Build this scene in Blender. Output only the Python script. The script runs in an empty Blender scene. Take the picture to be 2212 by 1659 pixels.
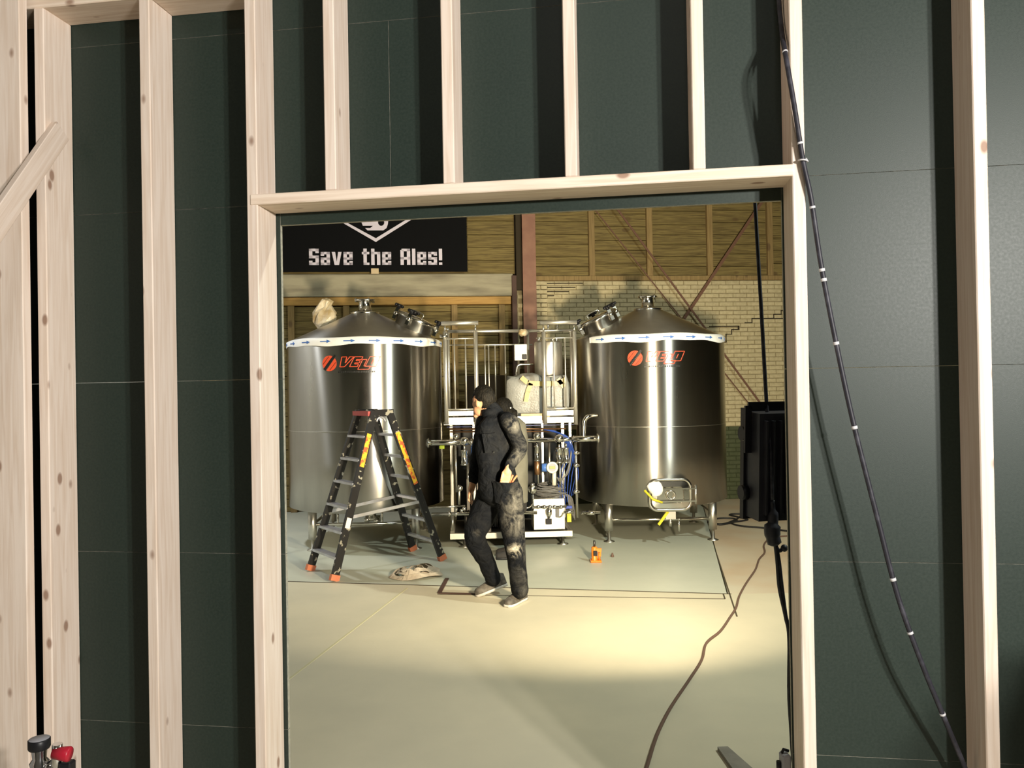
import bpy, bmesh, math, random
from math import sin, cos, pi, radians, sqrt, atan2, tan
from mathutils import Vector, Matrix, noise as mnoise
random.seed(7)
SC = bpy.context.scene
COL = SC.collection
# ------------------------------------------------------------------ camera
F = 1700.0; CX, CY = 1106.0, 829.5
CAM = Vector((0, 0, 1.75))
PITCH, ROLL = radians(0.35), radians(-1.0)
CR = Matrix.Rotation(radians(90) + PITCH, 3, 'X') @ Matrix.Rotation(ROLL, 3, 'Z')
cd = bpy.data.cameras.new('camera'); cam = bpy.data.objects.new('camera', cd); COL.objects.link(cam)
cam.location = CAM; cam.rotation_euler = CR.to_euler()
cd.sensor_fit = 'HORIZONTAL'; cd.sensor_width = 36.0; cd.lens = F / 2212.0 * 36.0
cd.clip_start = 0.05; cd.clip_end = 100
SC.camera = cam
# ------------------------------------------------------------------ world, exposure
W = bpy.data.worlds.new('world'); SC.world = W; W.use_nodes = True
W.node_tree.nodes['Background'].inputs[0].default_value = (0.6, 0.7, 0.8, 1)
W.node_tree.nodes['Background'].inputs[1].default_value = 0.05
SC.view_settings.view_transform = 'Standard'; SC.view_settings.look = 'None'
SC.view_settings.gamma = 1.0; SC.view_settings.use_curve_mapping = False
SC.view_settings.exposure = 0.0
# ------------------------------------------------------------------ main lamps, plus added unseen back and room fills (housings are built further down)
FLOOD_POS = Vector((1.165, 3.50, 1.41)); FLOOD_AIM = Vector((0.15, 9.3, 2.45)); FLOOD_W = 250
HIGHBAY_POS = Vector((3.7, 3.6, 4.55)); HIGHBAY_AIM = Vector((0.0, 9.0, 0.6)); HIGHBAY_W = 185
BACKFILL_POS = Vector((-3.95, 8.6, 4.3)); BACKFILL_AIM = Vector((-4.35, 9.0, 0.5)); BACKFILL_W = 70  # unseen lamp added to brighten the side wall mirrored in the tank
WORK_POS = Vector((2.55, -1.75, 2.6)); WORK_AIM = Vector((0.5, 2.6, 1.95)); WORK_W = 170
ROOM_FILL_POS = Vector((-0.3, -2.2, 5.3)); ROOM_FILL_W = 45  # unseen ceiling lamp added to lift the front room ambient
def area(name, pos, aim, power, color, sx, sy=None, spread=180, parent=None):
    l = bpy.data.lights.new(name, 'AREA'); l.energy = power; l.color = color
    l.shape = 'RECTANGLE' if sy else 'DISK'; l.size = sx
    if sy: l.size_y = sy
    l.spread = radians(spread)
    o = bpy.data.objects.new(name, l); COL.objects.link(o); o.location = pos
    o.rotation_euler = (aim - pos).to_track_quat('-Z', 'Y').to_euler()
    return o
area('flood_light_source', FLOOD_POS + (FLOOD_AIM - FLOOD_POS).normalized() * 0.03, FLOOD_AIM, FLOOD_W, (1.0, 0.85, 0.59), 0.20, 0.34, 118)
area('high_bay_source', HIGHBAY_POS, HIGHBAY_AIM, HIGHBAY_W, (0.92, 1.0, 0.88), 0.26, None, 150)
area('back_fill_source', BACKFILL_POS, BACKFILL_AIM, BACKFILL_W, (0.9, 0.95, 1.0), 0.34, None, 120)
WR = Vector((0.80, 0.60, 0))
for s in (-1, 1):
    area('work_light_source', WORK_POS + WR * 0.17 * s, WORK_AIM + WR * 0.17 * s, WORK_W, (1.0, 0.95, 0.89), 0.20, 0.14, 150)
area('room_fill_source', ROOM_FILL_POS, ROOM_FILL_POS + Vector((0.01, 0.35, -1)), ROOM_FILL_W, (1.0, 0.95, 0.9), 1.2, 0.2, 180)

# ------------------------------------------------------------------ pixel helpers
def ray(px, py):
    v = CR @ Vector(((px - CX) / F, -(py - CY) / F, -1.0)); return v / v.y
def at(px, py, Y): return CAM + ray(px, py) * Y
def ground(px, py, z=0.0):
    r = ray(px, py); return CAM + r * ((z - CAM.z) / r.z)
class Frame:
    """a vertical plane frame: u along, v away from the camera, z up"""
    def __init__(s, ox, oy, yaw):
        s.o = Vector((ox, oy, 0)); s.yaw = yaw
        s.U = Vector((cos(yaw), sin(yaw), 0)); s.N = Vector((-sin(yaw), cos(yaw), 0))
    def px(s, px, py, v=0.0):
        r = ray(px, py); t = (s.N.dot(s.o - CAM) + v) / s.N.dot(r)
        p = CAM + r * t; return (p - s.o).dot(s.U), p.z
    def pu(s, px, py, u):
        r = ray(px, py); t = (s.U.dot(s.o - CAM) + u) / s.U.dot(r)
        p = CAM + r * t; return (p - s.o).dot(s.N), p.z
    def w(s, u, v, z): return s.o + s.U * u + s.N * v + Vector((0, 0, z))
FP = Frame(0, 2.628, -atan2(0.146, 1))      # partition: v=0 is the room face of the boards
FB = Frame(0, 11.76, atan2(0.10, 1))        # back wall of the hall: v=0 is the brick face
FS = Frame(0, 8.70, radians(3.0))           # process skid between the tanks

# ------------------------------------------------------------------ materials
MATS = {}
def newmat(name):
    m = bpy.data.materials.new(name); m.use_nodes = True
    return m, m.node_tree.nodes, m.node_tree.links, m.node_tree.nodes['Principled BSDF']
def setin(b, k, v):
    if k in b.inputs: b.inputs[k].default_value = v
def mat(name, c, r=0.5, metal=0.0, c2=None, scale=8, stretch=(1, 1, 1), amt=1.0, bump=0.0, bscale=None, detail=5,
        spec=0.5, aniso=0.0, trans=0.0, alpha=1.0, emit=None, estr=0, rvar=0.0, lo=0.35, hi=0.65, ior=1.45, perobj=0.0):
    if name in MATS: return MATS[name]
    m, N, L, b = newmat(name)
    b.inputs['Base Color'].default_value = (*c, 1); b.inputs['Roughness'].default_value = r
    b.inputs['Metallic'].default_value = metal; setin(b, 'Specular IOR Level', spec); b.inputs['IOR'].default_value = ior
    setin(b, 'Transmission Weight', trans); b.inputs['Alpha'].default_value = alpha
    if emit: setin(b, 'Emission Color', (*emit, 1)); setin(b, 'Emission Strength', estr)
    if aniso:
        setin(b, 'Anisotropic', aniso); setin(b, 'Anisotropic Rotation', 0.25)
        t = N.new('ShaderNodeTangent'); t.direction_type = 'RADIAL'; t.axis = 'Z'; L.new(t.outputs[0], b.inputs['Tangent'])
    if c2 or bump or rvar:
        tc = N.new('ShaderNodeTexCoord'); mp = N.new('ShaderNodeMapping'); L.new(tc.outputs['Object'], mp.inputs[0])
        mp.inputs['Scale'].default_value = stretch
        oi = N.new('ShaderNodeObjectInfo'); mul = N.new('ShaderNodeMath'); mul.operation = 'MULTIPLY'; mul.inputs[1].default_value = 37.0
        L.new(oi.outputs['Random'], mul.inputs[0])
        if perobj: L.new(mul.outputs[0], mp.inputs['Location'])
        nz = N.new('ShaderNodeTexNoise'); nz.inputs['Scale'].default_value = scale; nz.inputs['Detail'].default_value = detail
        L.new(mp.outputs[0], nz.inputs['Vector'])
        if c2:
            mr = N.new('ShaderNodeMapRange'); mr.inputs[1].default_value = lo; mr.inputs[2].default_value = hi; mr.inputs[4].default_value = amt
            L.new(nz.outputs[0], mr.inputs[0])
            mx = N.new('ShaderNodeMix'); mx.data_type = 'RGBA'
            mx.inputs[6].default_value = (*c, 1); mx.inputs[7].default_value = (*c2, 1)
            L.new(mr.outputs[0], mx.inputs[0]); out = mx.outputs[2]
            if perobj:
                hs = N.new('ShaderNodeHueSaturation'); r2 = N.new('ShaderNodeMapRange')
                r2.inputs[3].default_value = 1 - perobj; r2.inputs[4].default_value = 1 + perobj
                L.new(oi.outputs['Random'], r2.inputs[0]); L.new(r2.outputs[0], hs.inputs['Value']); L.new(out, hs.inputs['Color']); out = hs.outputs[0]
            L.new(out, b.inputs['Base Color'])
        if rvar:
            m2 = N.new('ShaderNodeMapRange'); m2.inputs[3].default_value = r - rvar; m2.inputs[4].default_value = r + rvar
            m2.inputs[1].default_value = 0.3; m2.inputs[2].default_value = 0.7
            L.new(nz.outputs[0], m2.inputs[0]); L.new(m2.outputs[0], b.inputs['Roughness'])
        if bump:
            n2 = N.new('ShaderNodeTexNoise'); n2.inputs['Scale'].default_value = bscale or scale * 3; n2.inputs['Detail'].default_value = 6
            L.new(mp.outputs[0], n2.inputs['Vector'])
            bp = N.new('ShaderNodeBump'); bp.inputs['Strength'].default_value = bump; bp.inputs['Distance'].default_value = 0.01
            L.new(n2.outputs[0], bp.inputs['Height']); L.new(bp.outputs[0], b.inputs['Normal'])
    MATS[name] = m; return m

def wood(name, base, dark, axis, knot=(0.22, 0.10, 0.05), rough=0.62, kscale=12):
    """sawn timber: grain stretched along an axis, sparse knots, each board its own"""
    m, N, L, b = newmat(name)
    b.inputs['Roughness'].default_value = rough; setin(b, 'Specular IOR Level', 0.3)
    tc = N.new('ShaderNodeTexCoord'); oi = N.new('ShaderNodeObjectInfo')
    mul = N.new('ShaderNodeMath'); mul.operation = 'MULTIPLY'; mul.inputs[1].default_value = 53.0; L.new(oi.outputs['Random'], mul.inputs[0])
    add = N.new('ShaderNodeVectorMath'); add.operation = 'ADD'; L.new(tc.outputs['Object'], add.inputs[0]); L.new(mul.outputs[0], add.inputs[1])
    def mp(sc):
        q = N.new('ShaderNodeMapping'); q.inputs['Scale'].default_value = sc; L.new(add.outputs[0], q.inputs[0]); return q
    st = [1, 1, 1]; st[axis] = 0.045
    nz = N.new('ShaderNodeTexNoise'); nz.inputs['Scale'].default_value = 70; nz.inputs['Detail'].default_value = 4; nz.inputs['Distortion'].default_value = 0.6
    L.new(mp(st).outputs[0], nz.inputs['Vector'])
    mr = N.new('ShaderNodeMapRange'); mr.inputs[1].default_value = 0.38; mr.inputs[2].default_value = 0.72; L.new(nz.outputs[0], mr.inputs[0])
    mx = N.new('ShaderNodeMix'); mx.data_type = 'RGBA'; mx.inputs[6].default_value = (*base, 1); mx.inputs[7].default_value = (*dark, 1)
    L.new(mr.outputs[0], mx.inputs[0])
    sk = [1, 1, 1]; sk[axis] = 0.55
    vo = N.new('ShaderNodeTexVoronoi'); vo.inputs['Scale'].default_value = kscale; L.new(mp(sk).outputs[0], vo.inputs['Vector'])
    kr = N.new('ShaderNodeMapRange'); kr.inputs[1].default_value = 0.10; kr.inputs[2].default_value = 0.17; kr.inputs[3].default_value = 1; kr.inputs[4].default_value = 0
    L.new(vo.outputs['Distance'], kr.inputs[0])
    sp = N.new('ShaderNodeSeparateColor'); L.new(vo.outputs['Color'], sp.inputs[0])
    gt = N.new('ShaderNodeMath'); gt.operation = 'GREATER_THAN'; gt.inputs[1].default_value = 0.35; L.new(sp.outputs[0], gt.inputs[0])
    km = N.new('ShaderNodeMath'); km.operation = 'MULTIPLY'; L.new(kr.outputs[0], km.inputs[0]); L.new(gt.outputs[0], km.inputs[1])
    k2 = N.new('ShaderNodeMath'); k2.operation = 'MULTIPLY'; k2.inputs[1].default_value = 0.75; L.new(km.outputs[0], k2.inputs[0])
    mk = N.new('ShaderNodeMix'); mk.data_type = 'RGBA'; mk.inputs[7].default_value = (*knot, 1); L.new(mx.outputs[2], mk.inputs[6]); L.new(k2.outputs[0], mk.inputs[0])
    hs = N.new('ShaderNodeHueSaturation'); r2 = N.new('ShaderNodeMapRange'); r2.inputs[3].default_value = 0.92; r2.inputs[4].default_value = 1.06
    L.new(oi.outputs['Random'], r2.inputs[0]); L.new(r2.outputs[0], hs.inputs['Value']); L.new(mk.outputs[2], hs.inputs['Color'])
    L.new(hs.outputs[0], b.inputs['Base Color'])
    bp = N.new('ShaderNodeBump'); bp.inputs['Strength'].default_value = 0.12; bp.inputs['Distance'].default_value = 0.004
    L.new(nz.outputs[0], bp.inputs['Height']); L.new(bp.outputs[0], b.inputs['Normal'])
    MATS[name] = m; return m

SPR, SPRD = (0.83, 0.715, 0.615), (0.70, 0.56, 0.445)
wood('spruce_upright', SPR, SPRD, 2); wood('spruce_level', (0.83, 0.705, 0.58), (0.68, 0.53, 0.40), 0); wood('spruce_depth', SPR, SPRD, 1)
wood('old_plank', (0.20, 0.15, 0.052), (0.075, 0.05, 0.016), 0, (0.09, 0.055, 0.02), 0.75, 4.0)
wood('old_post', (0.26, 0.18, 0.075), (0.17, 0.112, 0.045), 2, (0.1, 0.06, 0.03), 0.75, 4.0)
wood('orange_beam', (0.50, 0.30, 0.09), (0.36, 0.20, 0.06), 0, (0.12, 0.06, 0.02), 0.7, 5.0)
mat('green_board', (0.016, 0.027, 0.021), 0.46, c2=(0.022, 0.034, 0.027), scale=120, bump=0.04, bscale=420, rvar=0.03, detail=6, spec=0.36)
mat('board_scuff', (0.16, 0.165, 0.145), 0.9, c2=(0.03, 0.04, 0.035), scale=40, detail=6)
mat('board_core', (0.42, 0.40, 0.31), 0.9, c2=(0.30, 0.29, 0.23), scale=90)
mat('concrete_floor', (0.60, 0.55, 0.41), 0.55, c2=(0.49, 0.455, 0.345), scale=1.3, bump=0.05, bscale=40, rvar=0.10, detail=9, lo=0.3, hi=0.75)
mat('concrete_brownish', (0.55, 0.50, 0.385), 0.55, c2=(0.50, 0.375, 0.25), scale=0.9, bump=0.05, bscale=40, rvar=0.08, detail=6, lo=0.35, hi=0.62)  # right-hand slab, mottled with a browner tone
mat('concrete_pad', (0.52, 0.53, 0.44), 0.5, c2=(0.43, 0.445, 0.365), scale=1.1, bump=0.04, bscale=40, rvar=0.12, detail=9, lo=0.3, hi=0.75)
mat('joint_dark', (0.06, 0.045, 0.025), 0.8)
mat('joint_pale', (0.52, 0.48, 0.30), 0.8)
mat('brick_cream', (0.50, 0.43, 0.265), 0.75, c2=(0.42, 0.355, 0.21), scale=20, bump=0.25, bscale=60, perobj=0.06)
mat('brick_green', (0.045, 0.055, 0.02), 0.6, c2=(0.06, 0.07, 0.03), scale=14, bump=0.15, bscale=50, perobj=0.05)
mat('mortar', (0.31, 0.26, 0.15), 0.9, c2=(0.25, 0.205, 0.115), scale=30)
mat('mortar_green', (0.038, 0.047, 0.018), 0.8)
mat('crack_void', (0.035, 0.026, 0.015), 1.0)
mat('lintel_concrete', (0.36, 0.325, 0.23), 0.85, c2=(0.20, 0.175, 0.125), scale=4, stretch=(0.35, 1, 2.2), bump=0.3, bscale=30, lo=0.42, hi=0.72)
mat('rust_primer', (0.27, 0.135, 0.085), 0.6, c2=(0.22, 0.10, 0.065), scale=5, bump=0.05)
mat('rust_dark', (0.07, 0.035, 0.025), 0.7)
mat('rod_rust', (0.13, 0.06, 0.035), 0.7)
mat('wall_plaster', (0.42, 0.41, 0.38), 0.9, c2=(0.36, 0.35, 0.32), scale=2)
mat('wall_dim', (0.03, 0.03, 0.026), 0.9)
mat('hall_side', (0.46, 0.45, 0.42), 0.9, c2=(0.40, 0.39, 0.36), scale=1.5)
mat('ceiling_deck', (0.30, 0.28, 0.23), 0.9, c2=(0.25, 0.23, 0.19), scale=2)
mat('steel_brushed', (0.47, 0.45, 0.41), 0.29, 1.0, c2=(0.40, 0.38, 0.35), scale=5, stretch=(1, 1, 0.15), aniso=1.0, rvar=0.02)
mat('steel_cone', (0.50, 0.48, 0.44), 0.34, 1.0, c2=(0.44, 0.42, 0.39), scale=5, aniso=0.6)
mat('steel_bright', (0.72, 0.70, 0.65), 0.16, 1.0)
mat('steel_satin', (0.62, 0.60, 0.55), 0.33, 1.0)
mat('steel_rail', (0.72, 0.69, 0.62), 0.40, 0.9)
mat('steel_sheet', (0.74, 0.70, 0.62), 0.42, 1.0, c2=(0.68, 0.64, 0.57), scale=6)
mat('steel_dark', (0.11, 0.10, 0.09), 0.4, 1.0)
mat('black_rubber', (0.012, 0.012, 0.013), 0.6)
mat('black_plastic', (0.010, 0.010, 0.012), 0.4, spec=0.3)
mat('lamp_housing', (0.020, 0.020, 0.026), 0.5, c2=(0.03, 0.03, 0.038), scale=8)
mat('cable_black', (0.018, 0.018, 0.026), 0.5, c2=(0.05, 0.05, 0.065), scale=25, lo=0.5, hi=0.7)
mat('cable_grey', (0.14, 0.135, 0.13), 0.6)
mat('cord_brown', (0.12, 0.07, 0.05), 0.7)
mat('tape_white', (0.86, 0.85, 0.82), 0.45, c2=(0.78, 0.77, 0.74), scale=6, bump=0.1, bscale=14)
mat('tape_pale', (0.60, 0.60, 0.62), 0.6)
mat('arrow_blue', (0.04, 0.13, 0.42), 0.5)
mat('logo_red', (0.62, 0.075, 0.03), 0.4)
mat('logo_black', (0.012, 0.012, 0.012), 0.4)
mat('banner_black', (0.004, 0.0042, 0.005), 0.8, spec=0.12, bump=0.15, bscale=3)
mat('banner_white', (0.66, 0.61, 0.72), 0.6)
mat('ladder_black', (0.014, 0.013, 0.013), 0.38, c2=(0.30, 0.28, 0.22), scale=16, lo=0.61, hi=0.64, detail=3)
mat('aluminium', (0.60, 0.60, 0.66), 0.42, 0.85, c2=(0.50, 0.49, 0.50), scale=12)
mat('ladder_red', (0.36, 0.06, 0.055), 0.5)
mat('ladder_orange', (0.55, 0.17, 0.08), 0.6)
mat('label_yellow', (0.75, 0.45, 0.03), 0.5, c2=(0.60, 0.10, 0.03), scale=30, lo=0.5, hi=0.56)
mat('label_white', (0.75, 0.74, 0.68), 0.5)
mat('jack_orange', (0.80, 0.20, 0.02), 0.35)
mat('strap_beige', (0.55, 0.47, 0.36), 0.8, c2=(0.42, 0.35, 0.27), scale=18, bump=0.2)
mat('skin', (0.62, 0.33, 0.19), 0.5, c2=(0.55, 0.26, 0.15), scale=14)
mat('hair_dark', (0.004, 0.0036, 0.003), 0.55, c2=(0.013, 0.011, 0.008), scale=90, stretch=(1, 1, 0.3), bump=0.9, bscale=110, spec=0.15)
mat('shoe_grey', (0.055, 0.048, 0.04), 0.7, c2=(0.14, 0.125, 0.105), scale=24, bump=0.2)
mat('shoe_sole', (0.55, 0.52, 0.48), 0.7)
mat('jacket_olive', (0.185, 0.175, 0.135), 0.8, c2=(0.15, 0.14, 0.105), scale=7, bump=0.2)
mat('trouser_dark', (0.03, 0.027, 0.025), 0.8)
mat('blue_paint', (0.03, 0.06, 0.32), 0.4)
mat('blue_tube', (0.02, 0.06, 0.30), 0.4)
mat('blue_meter', (0.07, 0.17, 0.50), 0.4)
mat('cream_paint', (0.70, 0.66, 0.54), 0.4)
mat('display_green', (0.20, 0.24, 0.04), 0.3)
mat('copper', (0.55, 0.30, 0.16), 0.35, 1.0)
mat('tag_lime', (0.45, 0.55, 0.04), 0.5)
mat('tag_yellow', (0.55, 0.50, 0.03), 0.5)
mat('white_plastic', (0.85, 0.83, 0.76), 0.4)
mat('cardboard', (0.60, 0.47, 0.30), 0.8)
mat('bubble_wrap', (0.36, 0.36, 0.335), 0.22, c2=(0.26, 0.26, 0.25), scale=4, bump=0.6, bscale=55, alpha=0.86)
mat('brown_tape', (0.36, 0.25, 0.07), 0.35)
mat('paper_bag', (0.40, 0.29, 0.14), 0.3, c2=(0.62, 0.54, 0.40), scale=9, bump=0.5, bscale=14)
mat('red_cap', (0.40, 0.012, 0.03), 0.35)
mat('chrome', (0.80, 0.80, 0.82), 0.10, 1.0)
mat('knob_grey', (0.30, 0.30, 0.33), 0.5)
mat('gas_bottle', (0.10, 0.12, 0.11), 0.4)
mat('board_grey', (0.26, 0.24, 0.20), 0.7, c2=(0.20, 0.185, 0.155), scale=10)
mat('lens_lit', (0.9, 0.9, 0.85), 0.3, emit=(1.0, 0.92, 0.78), estr=6.0)
mat('lamp_white', (0.7, 0.7, 0.68), 0.4)
# dusty boiler suit: navy black cloth with pale plaster dust rubbed into it
def coverall_mat():
    m, N, L, b = newmat('coverall_cloth'); b.inputs['Roughness'].default_value = 0.85; setin(b, 'Specular IOR Level', 0.1)
    tc = N.new('ShaderNodeTexCoord'); geo = tc.outputs['Object']
    nz = N.new('ShaderNodeTexNoise'); nz.inputs['Scale'].default_value = 7; nz.inputs['Detail'].default_value = 10; nz.inputs['Roughness'].default_value = 0.72; nz.inputs['Distortion'].default_value = 0.8; L.new(geo, nz.inputs['Vector'])
    mr = N.new('ShaderNodeMapRange'); mr.inputs[1].default_value = 0.44; mr.inputs[2].default_value = 0.78; mr.inputs[4].default_value = 0.75; L.new(nz.outputs[0], mr.inputs[0])
    sx = N.new('ShaderNodeSeparateXYZ'); L.new(geo, sx.inputs[0])
    side = N.new('ShaderNodeMapRange'); side.inputs[1].default_value = -0.12; side.inputs[2].default_value = 0.06; side.inputs[3].default_value = 0.12; side.inputs[4].default_value = 1.0
    L.new(sx.outputs[0], side.inputs[0])
    mm = N.new('ShaderNodeMath'); mm.operation = 'MULTIPLY'; L.new(mr.outputs[0], mm.inputs[0]); L.new(side.outputs[0], mm.inputs[1])
    mx = N.new('ShaderNodeMix'); mx.data_type = 'RGBA'; mx.inputs[6].default_value = (0.0055, 0.0065, 0.009, 1); mx.inputs[7].default_value = (0.13, 0.125, 0.11, 1)
    L.new(mm.outputs[0], mx.inputs[0]); col = mx.outputs[2]
    for (c, r, k) in KNEE:
        d = N.new('ShaderNodeVectorMath'); d.operation = 'DISTANCE'; d.inputs[1].default_value = c; L.new(geo, d.inputs[0])
        q = N.new('ShaderNodeMapRange'); q.inputs[1].default_value = r * 0.25; q.inputs[2].default_value = r; q.inputs[3].default_value = k; q.inputs[4].default_value = 0
        L.new(d.outputs['Value'], q.inputs[0])
        n2 = N.new('ShaderNodeMath'); n2.operation = 'MULTIPLY_ADD'; n2.inputs[1].default_value = 7.0; n2.inputs[2].default_value = -2.85; L.new(nz.outputs[0], n2.inputs[0])
        n3 = N.new('ShaderNodeMath'); n3.operation = 'MULTIPLY'; n3.use_clamp = True; L.new(q.outputs[0], n3.inputs[0]); L.new(n2.outputs[0], n3.inputs[1])
        mk = N.new('ShaderNodeMix'); mk.data_type = 'RGBA'; mk.inputs[7].default_value = (0.56, 0.52, 0.43, 1); L.new(col, mk.inputs[6]); L.new(n3.outputs[0], mk.inputs[0]); col = mk.outputs[2]
    L.new(col, b.inputs['Base Color'])
    bp = N.new('ShaderNodeBump'); bp.inputs['Strength'].default_value = 0.7; bp.inputs['Distance'].default_value = 0.04
    nb = N.new('ShaderNodeTexNoise'); nb.inputs['Scale'].default_value = 11; nb.inputs['Detail'].default_value = 4; nb.inputs['Distortion'].default_value = 1.2; L.new(geo, nb.inputs['Vector'])
    L.new(nb.outputs[0], bp.inputs['Height']); L.new(bp.outputs[0], b.inputs['Normal'])
    MATS['coverall_cloth'] = m

# ------------------------------------------------------------------ mesh building
V3 = lambda *a: Vector(a)
class MB:
    def __init__(s): s.v = []; s.f = []; s.m = []; s.sm = []
    def add(s, vs, fs, mi=0, smooth=False):
        b = len(s.v); s.v += [Vector(p) for p in vs]
        for f in fs: s.f.append([i + b for i in f]); s.m.append(mi); s.sm.append(smooth)
        return s
    def hexa(s, p, mi=0):
        return s.add(p, [(0, 3, 2, 1), (4, 5, 6, 7), (0, 1, 5, 4), (1, 2, 6, 5), (2, 3, 7, 6), (3, 0, 4, 7)], mi)
    def box(s, a, b, mi=0):
        x0, y0, z0 = a; x1, y1, z1 = b
        return s.hexa([(x0, y0, z0), (x1, y0, z0), (x1, y1, z0), (x0, y1, z0), (x0, y0, z1), (x1, y0, z1), (x1, y1, z1), (x0, y1, z1)], mi)
    def bbox(s, a, b, c=0.003, mi=0, emi=None, smi=None):
        """box with chamfered edges"""
        x = (a[0], a[0] + c, b[0] - c, b[0]); y = (a[1], a[1] + c, b[1] - c, b[1]); z = (a[2], a[2] + c, b[2] - c, b[2])
        base = len(s.v); idx = {}
        for i in (1, 2):
            for j in (1, 2):
                for k in (1, 2):
                    ox, oy, oz = (0 if i == 1 else 3), (0 if j == 1 else 3), (0 if k == 1 else 3)
                    for t, q in enumerate(((x[ox], y[j], z[k]), (x[i], y[oy], z[k]), (x[i], y[j], z[oz]))):
                        idx[(i, j, k, t)] = len(s.v); s.v.append(Vector(q))
        e = mi if emi is None else emi
        def fc(l, m_): s.f.append([idx[q] for q in l]); s.m.append(m_); s.sm.append(False)
        for i, fl in ((1, 0), (2, 1)):
            q = [(i, 1, 1, 0), (i, 1, 2, 0), (i, 2, 2, 0), (i, 2, 1, 0)]; fc(q if not fl else q[::-1], mi if smi is None else smi)
            q = [(1, i, 1, 1), (2, i, 1, 1), (2, i, 2, 1), (1, i, 2, 1)]; fc(q if not fl else q[::-1], mi)
            q = [(1, 1, i, 2), (1, 2, i, 2), (2, 2, i, 2), (2, 1, i, 2)]; fc(q if not fl else q[::-1], mi if smi is None else smi)
        for j in (1, 2):
            for k in (1, 2):
                q = [(1, j, k, 1), (2, j, k, 1), (2, j, k, 2), (1, j, k, 2)]; fc(q if (j == 1) == (k == 2) else q[::-1], e)
                q = [(j, 1, k, 0), (j, 2, k, 0), (j, 2, k, 2), (j, 1, k, 2)]; fc(q if (j == 1) == (k == 1) else q[::-1], e)
                q = [(j, k, 1, 0), (j, k, 2, 0), (j, k, 2, 1), (j, k, 1, 1)]; fc(q if (j == 1) == (k == 2) else q[::-1], e)
        for i in (1, 2):
            for j in (1, 2):
                for k in (1, 2):
                    q = [(i, j, k, 0), (i, j, k, 1), (i, j, k, 2)]; fc(q if (i + j + k) % 2 == 1 else q[::-1], e)
        return s
    def bar(s, p0, p1, w, h, up=(0, 0, 1), mi=0):
        """rectangular bar from p0 to p1; w across, h along up"""
        p0, p1, up = Vector(p0), Vector(p1), Vector(up); d = (p1 - p0).normalized()
        x = d.cross(up).normalized(); y = x.cross(d).normalized(); q = []
        for c in (p0, p1):
            for a, b_ in ((-1, -1), (1, -1), (1, 1), (-1, 1)): q.append(c + x * a * w / 2 + y * b_ * h / 2)
        return s.hexa(q, mi)
    def tube(s, pts, r, seg=10, mi=0, caps=True, smooth=True, ell=None, close=False):
        pts = [Vector(p) for p in pts]; n = len(pts); rs = r if isinstance(r, (list, tuple)) else [r] * n
        rings = []; ref = None
        for i, p in enumerate(pts):
            if close: d = pts[(i + 1) % n] - pts[i - 1]
            else: d = pts[min(i + 1, n - 1)] - pts[max(i - 1, 0)]
            d = d.normalized() if d.length > 1e-9 else Vector((0, 0, 1))
            if ref is None:
                ref = Vector((0, 0, 1)) if abs(d.z) < 0.9 else Vector((1, 0, 0))
            x = (ref - d * ref.dot(d)); x = x.normalized() if x.length > 1e-6 else d.orthogonal().normalized()
            ref = x; y = d.cross(x)
            ex, ey = ell if ell else (1, 1)
            rings.append([p + (x * cos(2 * pi * k / seg) * ex + y * sin(2 * pi * k / seg) * ey) * rs[i] for k in range(seg)])
        vs = [q for rg in rings for q in rg]; fs = []
        m = n if close else n - 1
        for i in range(m):
            a, b_ = i * seg, ((i + 1) % n) * seg
            for k in range(seg):
                k2 = (k + 1) % seg; fs.append((a + k, b_ + k, b_ + k2, a + k2)[::-1])
        s.add(vs, fs, mi, smooth)
        if caps and not close:
            o = len(s.v) - len(vs)
            s.f.append([o + k for k in range(seg)]); s.m.append(mi); s.sm.append(False)
            s.f.append([o + (n - 1) * seg + k for k in range(seg)][::-1]); s.m.append(mi); s.sm.append(False)
        return s
    def cyl(s, p0, p1, r0, r1=None, seg=16, mi=0): return s.tube([p0, p1], [r0, r0 if r1 is None else r1], seg, mi)
    def lathe(s, prof, c, seg=48, axis=(0, 0, 1), mi=0, smooth=True, mis=None, a0=0, a1=2 * pi):
        c = Vector(c); ax = Vector(axis).normalized()
        x = Vector((1, 0, 0)) if abs(ax.x) < 0.9 else Vector((0, 1, 0)); x = (x - ax * x.dot(ax)).normalized(); y = ax.cross(x)
        full = abs(a1 - a0 - 2 * pi) < 1e-6; ns = seg if full else seg + 1
        b = len(s.v)
        for (r, h) in prof:
            for k in range(ns):
                a = a0 + (a1 - a0) * k / seg; s.v.append(c + (x * cos(a) + y * sin(a)) * max(r, 1e-5) + ax * h)
        for i in range(len(prof) - 1):
            for k in range(seg):
                k2 = (k + 1) % ns if full else k + 1
                s.f.append([b + i * ns + k, b + i * ns + k2, b + (i + 1) * ns + k2, b + (i + 1) * ns + k]); s.m.append(mis[i] if mis else mi); s.sm.append(smooth)
        return s
    def ball(s, c, r, seg=14, mi=0, R=None):
        c = Vector(c); rx, ry, rz = r if isinstance(r, (tuple, list)) else (r, r, r); n = seg // 2 + 1
        vs = []
        for i in range(n + 1):
            t = pi * i / n
            for k in range(seg):
                a = 2 * pi * k / seg; q = Vector((rx * sin(t) * cos(a), ry * sin(t) * sin(a), -rz * cos(t)))
                vs.append(c + (R @ q if R else q))
        fs = []
        for i in range(n):
            for k in range(seg):
                k2 = (k + 1) % seg; fs.append((i * seg + k, i * seg + k2, (i + 1) * seg + k2, (i + 1) * seg + k))
        return s.add(vs, fs, mi, True)
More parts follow.
